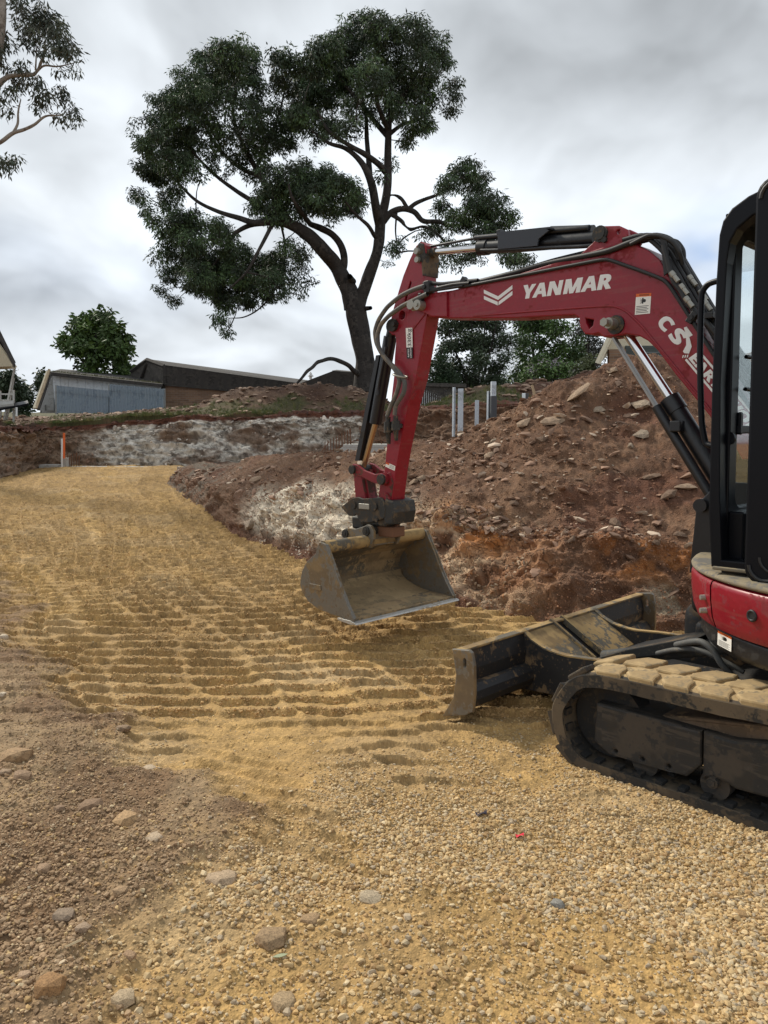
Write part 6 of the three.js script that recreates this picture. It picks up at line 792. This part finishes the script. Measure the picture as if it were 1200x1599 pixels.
tree({ name: 'background_tree', label: 'pale green low tree in the gap between the tall shrub and feathery tree', D: 55, seed: 131, base: [806, 600], spread: 2, clump: 0.45, fill: 7, n: 44, leaf: [0.26, 0.06], leaves: [[0.07, 0.11, 0.04], [0.05, 0.08, 0.035]], twigSkip: 3, limbs: [[[[806, 605], [806, 585], [806, 570]], [2, 1.5, 0.7]]], masses: [[800, 590, 10], [812, 592, 10], [790, 596, 10], [825, 596, 12], [660, 575, 20], [640, 590, 18]] });

// ---------------------------------------------------------------- sheds and houses
const Q = (a, th) => quadSlab(a, th);
{
  const D = 33.5, g = thing('metal_shed', 'low grey metal shed with pale cladding behind two blue fence sheets', 'shed'); const P = (x, y, d = 0) => at(x, y, D + d);
  const n = 26; for (let i = 0; i < n; i++) { const x0 = lerp(82, 252, i / n), x1 = lerp(82, 252, (i + 0.94) / n), t = f => lerp(583, 602, (f - 82) / 170); part('cladding_sheet', Q([P(x0, t(x0)), P(x1, t(x1)), P(x1, 645), P(x0, 645)], 0.03 + 0.02 * (i % 2)), M.cladLight, g); }
  part('roof', [Q([P(78, 583, -0.3), P(253, 602, -0.3), P(270, 592, 6), P(95, 578, 6)], 0.12), Q([P(78, 582.5, -0.34), P(253, 601.5, -0.34), P(253, 605, -0.34), P(78, 586.5, -0.34)], 0.05)], M.roofDark, g);
  part('side_wall', [Q([P(82, 587), P(66, 632), P(66, 645), P(88, 645)], 0.06), Q([P(82, 587), P(88, 645), P(90, 645, 5), P(92, 582, 5)], 0.06)], M.sheetGrey, g);
  part('low_wall', [Q([P(71, 626, -0.3), P(85, 624, -0.3), P(85, 641, -0.3), P(71, 641, -0.3)], 0.1), Q([P(59, 632, -0.4), P(71, 632, -0.4), P(71, 641, -0.4), P(59, 641, -0.4)], 0.1)], M.sheetGrey, g);
  const grassR = rng(8), gl = []; const blade = clump(10, 5, 0.9, 0.09, -0.8); for (let i = 0; i < 500; i++) { const x = lerp(80, 252, grassR()), q = P(x, lerp(582, 601, (x - 80) / 172), 0.5 * grassR()); gl.push({ p: A(q), r: [0, grassR() * 6, 0], s: 0.05 + 0.07 * grassR(), c: [0.12, 0.12, 0.05] }); } instanced('roof_moss', blade, M.peb, gl, g);
  // two corrugated fence sheets in front of the shed
  const corr = (a, b, c, d, ribs) => { const N = ribs * 6, Pp = [], idx = []; for (let i = 0; i <= N; i++) { const t = i / N, o = 0.02 * Math.sin(t * ribs * 2 * PI); for (const [u, v] of [[a, b], [d, c]]) { const q = u.clone().lerp(v, t); q.z += o; Pp.push(q.x, q.y, q.z); } } for (let i = 0; i < N; i++) { const k = i * 2; idx.push(k, k + 1, k + 2, k + 2, k + 1, k + 3); } const e = new THREE.BufferGeometry(); e.setAttribute('position', new THREE.Float32BufferAttribute(Pp, 3)); e.setIndex(idx); e.computeVertexNormals(); return e; };
  for (const [x0, x1, y0, y1, rib, label] of [[89, 171.5, 602, 610, 18, 'left half of the low blue grey corrugated fence before the shed'], [171.5, 257, 600, 607.5, 20, 'taller right half of the blue grey corrugated fence meeting the brick garage']]) {
    const f = thing('corrugated_fence', label, 'fence', 'corrugated fence panels'), dd = -1.6, ym = lerp(y0, y1, 0.5);
    const m0 = y0 + 8.5, m1 = y1 + 9.5; part('lower_sheet', corr(P(x0, m0, dd), P(x1, m1, dd), P(x1, 646, dd), P(x0, 645, dd), rib), M.cladBlue, f); part('upper_sheet', corr(P(x0, y0, dd - 0.06), P(x1, y1, dd - 0.06), P(x1, m1 + 1.2, dd - 0.06), P(x0, m0 + 1.2, dd - 0.06), rib), M.cladBlue, f);
    part('rail', bar(P(x0, m0 + 1, dd + 0.08), P(x1, m1 + 1, dd + 0.08), 0.08), M.timberDark, f); for (const x of [x0, x1]) part('post', bar(P(x, lerp(y0, y1, (x - x0) / (x1 - x0)) - 0.5, dd + 0.06), P(x, 647, dd + 0.06), 0.09), M.sheetGrey, f);
  }
  [[52, 710 / 4 + 460, 73, 580, 'palest'], [55, 638, 76, 577, 'middle'], [58, 639, 78, 584, 'dark']].forEach(([a, b, c, d, w], i) => tag(part('leaning_board', Q([P(a, b, -2.2), P(a + 4.2, b + 0.5, -2.2), P(c + 3.4, d + 0.5, -0.6), P(c, d, -0.6)], 0.08), [M.cream, M.timber, M.roofDark][i], scene), w + ' board of the stack leaning against the left end of the shed', 'board', 'boards leaning on the shed'));
}
{
  const g = thing('brick_garage', 'brick garage with long dark weathered roof and timber gable behind the bank', 'garage'), D = 34, P = (x, y, d = 0) => at(x, y, D + d);
  part('gable', [Q([P(206, 580, 3), P(230, 563, 1), P(256.5, 572, 0), P(257, 600, 0)], 0.1), Q([P(206, 580, 3), P(257, 600, 0), P(257, 612, 0), P(206, 612, 3)], 0.1)], M.timberDark, g);
  part('barge_board', [bar(P(205, 580, 2.9), P(230, 562, 0.9), 0.14), bar(P(230, 562, 0.9), P(257, 572, -0.1), 0.14), bar(P(257, 571, -0.12), P(258.5, 601, -0.12), 0.12), bar(P(220, 592, 1.9), P(229, 568, 0.95), 0.08)], M.roofDark, g);
  part('roof', [Q([P(230, 562.5, 1), P(256.8, 572, -0.1), P(500, 605, 1), P(500, 598, 6)], 0.12), Q([P(256.8, 572.5, -0.1), P(500, 605, 1), P(500, 624, 1), P(256.8, 602, -0.1)], 0.12)], M.roofDark, g);
  part('wall', Q([P(258, 601, 0.15), P(500, 622, 1.2), P(500, 660, 1.2), P(258, 648, 0.15)], 0.2), M.brick, g);
}
{
  const g = thing('dark_roofed_outbuilding', 'dark hipped roof peeping over the soil heap left of the tree trunk', 'outbuilding'), P = (x, y, d = 0) => at(x, y, 33 + d);
  part('roof', [Q([P(466, 600), P(519, 580), P(552, 583), P(552, 606)], 0.15), Q([P(552, 583), P(600, 597, 1), P(600, 608, 1), P(552, 606)], 0.15), Q([P(519, 580.5), P(552, 583.2), P(560, 582, 4), P(526, 579, 4)], 0.1)], M.roofDark, g); part('wall', Q([P(470, 601, 0.4), P(600, 604, 0.4), P(600, 625, 0.4), P(470, 625, 0.4)], 0.2), M.brick, g);
  part('roof_vent', [cyl(P(485.5, 592, -0.1), P(485.5, 583, -0.1), 0.06), cyl(P(485.5, 588, -0.1), P(485.5, 585.5, -0.1), 0.13, 0.1), cyl(P(485.5, 583.5, -0.1), P(485.5, 581, -0.1), 0.03)], M.white, g);
}
{
  const g = thing('brick_house', 'cream gabled brick house with dark roller door beyond the spoil mound', 'house'), P = (x, y, d = 0) => at(x, y, 24 + d);
  part('wall', Q([P(950, 546), P(976, 546), P(976, 590), P(950, 590)], 0.2), M.brick, g); part('wall', Q([P(1037, 540), P(1080, 540), P(1080, 590), P(1037, 590)], 0.2), M.brick, g);
  part('gable_panel', Q([P(942, 553, 0.1), P(958, 520, 0.1), P(1080, 505, 0.1), P(1080, 545, 0.1)], 0.08), M.cream, g);
  for (let i = 0; i < 7; i++) part('door_slat', Q([P(976.5, 540 + i * 5.2), P(1037, 540 + i * 5.2), P(1037, 544.8 + i * 5.2), P(976.5, 544.8 + i * 5.2)], 0.06), M.greenDoor, g);
  part('fascia', [Q([P(933, 568, -1.1), P(954, 523, -0.9), P(958, 523, -0.9), P(938, 569, -1.1)], 0.05), Q([P(954, 523, -0.9), P(1080, 420, -0.9), P(1080, 426, -0.9), P(957, 527, -0.9)], 0.05)], M.cream, g);
  part('eave', [Q([P(935, 568, -1), P(956, 523, -0.9), P(960, 522, 0.2), P(944, 556, 0.2)], 0.05), Q([P(932, 567, -1.15), P(953, 521, -0.95), P(975, 505, 5), P(955, 548, 5)], 0.1)], M.cream, g); part('gutter', bar(P(932, 569, -1.1), P(937, 567, 3), 0.1), M.roofDark, g);
}
{
  const g = thing('house_eave', 'corner of a house with wide cream eave entering at the left frame edge', 'house'), P = (x, y, d = 0) => at(x, y, 25 + d);
  part('soffit', Q([P(-60, 450, 0), P(22.5, 571.5, 0), P(0, 573.5, 2.5), P(-70, 575, 2.5)], 0.06), M.cream, g); part('fascia', Q([P(-62, 400, -0.05), P(23.5, 568, -0.05), P(23.2, 574, -0.05), P(-62, 408, -0.05)], 0.1), M.roofDark, g); part('roof', Q([P(-60, 398, 0), P(23, 567, 0), P(10, 572, 3), P(-80, 500, 4)], 0.1), M.roofDark, g); part('gutter', bar(P(23, 572, 0), P(-2, 573.5, 2.6), 0.12), M.cream, g);
  part('wall', Q([P(-90, 570, 2.4), P(-8, 574, 2.4), P(-8, 660, 2.4), P(-90, 660, 2.4)], 0.2), M.brick, g);
}
{
  const g = thing('scaffold', 'small scaffold with raking poles and guard rail at the left frame edge', 'scaffold'), P = (x, y, d = 0) => at(x, y, 26.5 + d);
  part('raking_pole', bar(P(24, 572), P(7, 656), 0.06), M.worn, g); part('raking_pole', bar(P(22, 590, 0.2), P(11, 656, 0.2), 0.06), M.worn, g); part('guard_rail', [bar(P(-10, 615.5), P(22, 615.5), 0.05), bar(P(-10, 625), P(16, 625), 0.05)], M.worn, g); part('post', bar(P(22, 609), P(22, 660), 0.06), M.worn, g); part('post', bar(P(0.5, 610), P(0.5, 660), 0.08), M.worn, g);
  part('deck', Q([P(-20, 628), P(22, 627), P(22, 632, -1), P(-20, 636, -1)], 0.08), M.conc, g); part('deck_sheet', Q([P(-20, 640, -1), P(44, 626.5, -0.3), P(45, 631, -0.8), P(-20, 644, -1.5)], 0.06), M.cabBlack, g);
}
// timber fence beyond the posts
{
  const g = thing('timber_fence', 'dark weathered paling fence below the conical shrub', 'fence'); const P = (x, y) => at(x, y, 27);
  for (let i = 0; i < 26; i++) { const x = 648 + i * 3.1; part('paling', Q([P(x, 597 + 0.8 * h3(i, 1, 1) + i * 0.08), P(x + 2.9, 597 + 0.8 * h3(i, 1, 1) + i * 0.08), P(x + 2.9, 645), P(x, 645)], 0.03), M.timberDark, g); } part('rail', bar(at(648, 601, 26.9), at(728, 603, 26.9), 0.08), M.timberDark, g);
}
// steel posts standing in their footings behind the mound
function hBeam(px, top, bot, D, w, d, turn, label, capTop) {
  const a = at(px, top, D), b = at(px, bot, D), h = a.y - b.y, g = thing('steel_post', label, 'post', 'galvanised steel posts', b); g.rotation.y = turn;
  part('flange', box(-d / 2, 0, -w / 2, -d / 2 + 0.014, h, w / 2, 0.003), M.galv, g); part('flange', box(d / 2 - 0.014, 0, -w / 2, d / 2, h, w / 2, 0.003), M.galv, g); part('web', box(-d / 2 + 0.013, 0, -0.006, d / 2 - 0.013, h, 0.006, 0.002), M.darkSteel, g);
  return g;
}
hBeam(708.5, 605, 682, 14.6, 0.05, 0.04, 0.5, 'thin pale steel post, leftmost of the post group behind the mound');
hBeam(719, 607, 686, 14.2, 0.1, 0.06, 1.5, 'widest pale blue steel post, second from left in the group');
hBeam(744.5, 625, 680, 14.4, 0.075, 0.05, 1.5, 'shortest pale steel post standing alone in the middle of the group');
hBeam(763, 611, 676, 14.3, 0.06, 0.06, 0.4, 'narrow pale steel post touching the tall dark post');
{ const g = thing('steel_post', 'tallest dark grey post with pale upper end, right of the group', 'post', 'galvanised steel posts', at(770, 676, 14.2)), h = at(770, 596, 14.2).y - at(770, 676, 14.2).y; g.rotation.y = 0.15; part('dark_column', box(-0.055, 0, -0.05, 0.055, h * 0.72, 0.05, 0.004), M.darkSteel, g); part('pale_column', box(-0.048, h * 0.72, -0.045, 0.04, h, 0.045, 0.004), M.galv, g, 'pale galvanised upper end of the dark post'); }
{ const g = thing('steel_post', 'low short steel stub beside the leaning timber peg', 'post', 'galvanised steel posts', at(821, 640, 15.2)), h = 0.33; g.rotation.y = 0.5; part('flange', box(-0.06, 0, -0.05, -0.045, h, 0.05, 0.003), M.galv, g); part('web', box(-0.045, 0, -0.03, 0.05, h, 0.03, 0.003), M.darkSteel, g); }
tag(part('timber_peg', bar(at(831, 601, 15), at(840, 634, 15), 0.045, 0.03), M.timber, scene), 'leaning timber survey peg on the soil right of the posts', 'peg');
tag(part('survey_peg', bar(at(26.5, 636, 25), at(26.5, 650, 25), 0.05, 0.04), M.white, scene), 'short white peg on the grass at the far left of the bank top', 'peg');
{ const g = thing('marker_stake', 'orange topped stake with white pole standing on the concrete block', 'stake', null, at(99, 731, 22.2)); const L = p => p.sub(g.position); part('orange_stake', bar(L(at(100.5, 676, 22.3)), L(at(100.5, 716, 22.3)), 0.055, 0.03), M.orange, g); part('white_pole', bar(L(at(97.2, 685, 22.2)), L(at(97.2, 731, 22.2)), 0.04), M.white, g); }
{ const g = thing('concrete_footing', 'long low concrete strip footing along the foot of the white rock bank', 'footing'); const y0 = at(200, 734, 22.6).y, y1 = at(200, 730, 22.6).y; const a = at(58, 730, 22.9), b = at(362, 732, 22.3);
  part('strip', Q([new THREE.Vector3(a.x, y1 + 0.03, a.z), new THREE.Vector3(b.x, y1 + 0.03, b.z), new THREE.Vector3(b.x, y0 - 0.2, b.z), new THREE.Vector3(a.x, y0 - 0.2, a.z)], 0.35), M.conc, g); part('raised_slab', box(at(63, 726, 22.6).x, y1 - 0.1, -22.95, at(92, 726, 22.6).x, at(63, 725.5, 22.6).y, -22.5, 0.02), M.conc, g); part('block', box(at(98.5, 715, 22.6).x, y1 - 0.1, -22.8, at(106, 715, 22.6).x, at(98, 715, 22.6).y, -22.55, 0.02), M.conc, g);
  for (const x of [106, 109, 112, 116, 120, 124]) part('starter_bar', bar(at(x, 707 + (x % 5), 22.7), at(x, 731, 22.7), 0.02), M.rust, g); }
{ const g = thing('concrete_wall', 'sloping concrete wall end with rusty reinforcing bars behind the mound crest', 'wall'), P = (x, y, d = 0) => at(x, y, 18.6 + d);
  part('wall_stem', [Q([P(507, 719), P(537, 696.5), P(612, 696.5), P(612, 725)], 0.3), Q([P(536, 696.3, -0.16), P(612, 696.3, -0.16), P(606, 694.5, 0.5), P(540, 694.5, 0.5)], 0.06)], M.conc, g);
  for (let i = 0; i < 10; i++) { const x = 508 + i * 4.4; part('reinforcing_bar', bar(P(x, 690 - i * 2.3, 0.1), P(x, 716 - i * 2, 0.1), 0.022), M.rust, g); } for (const [x0, y0, x1, y1] of [[508, 708, 560, 686], [552, 688, 604, 688], [546, 670, 549, 697], [562, 667, 565, 697], [576, 668, 582, 697], [592, 672, 597, 697], [494, 718, 514, 690]]) part('reinforcing_bar', bar(P(x0, y0, 0.05), P(x1, y1, 0.05), 0.02), M.rust, g); }
renderer.render(scene, camera);
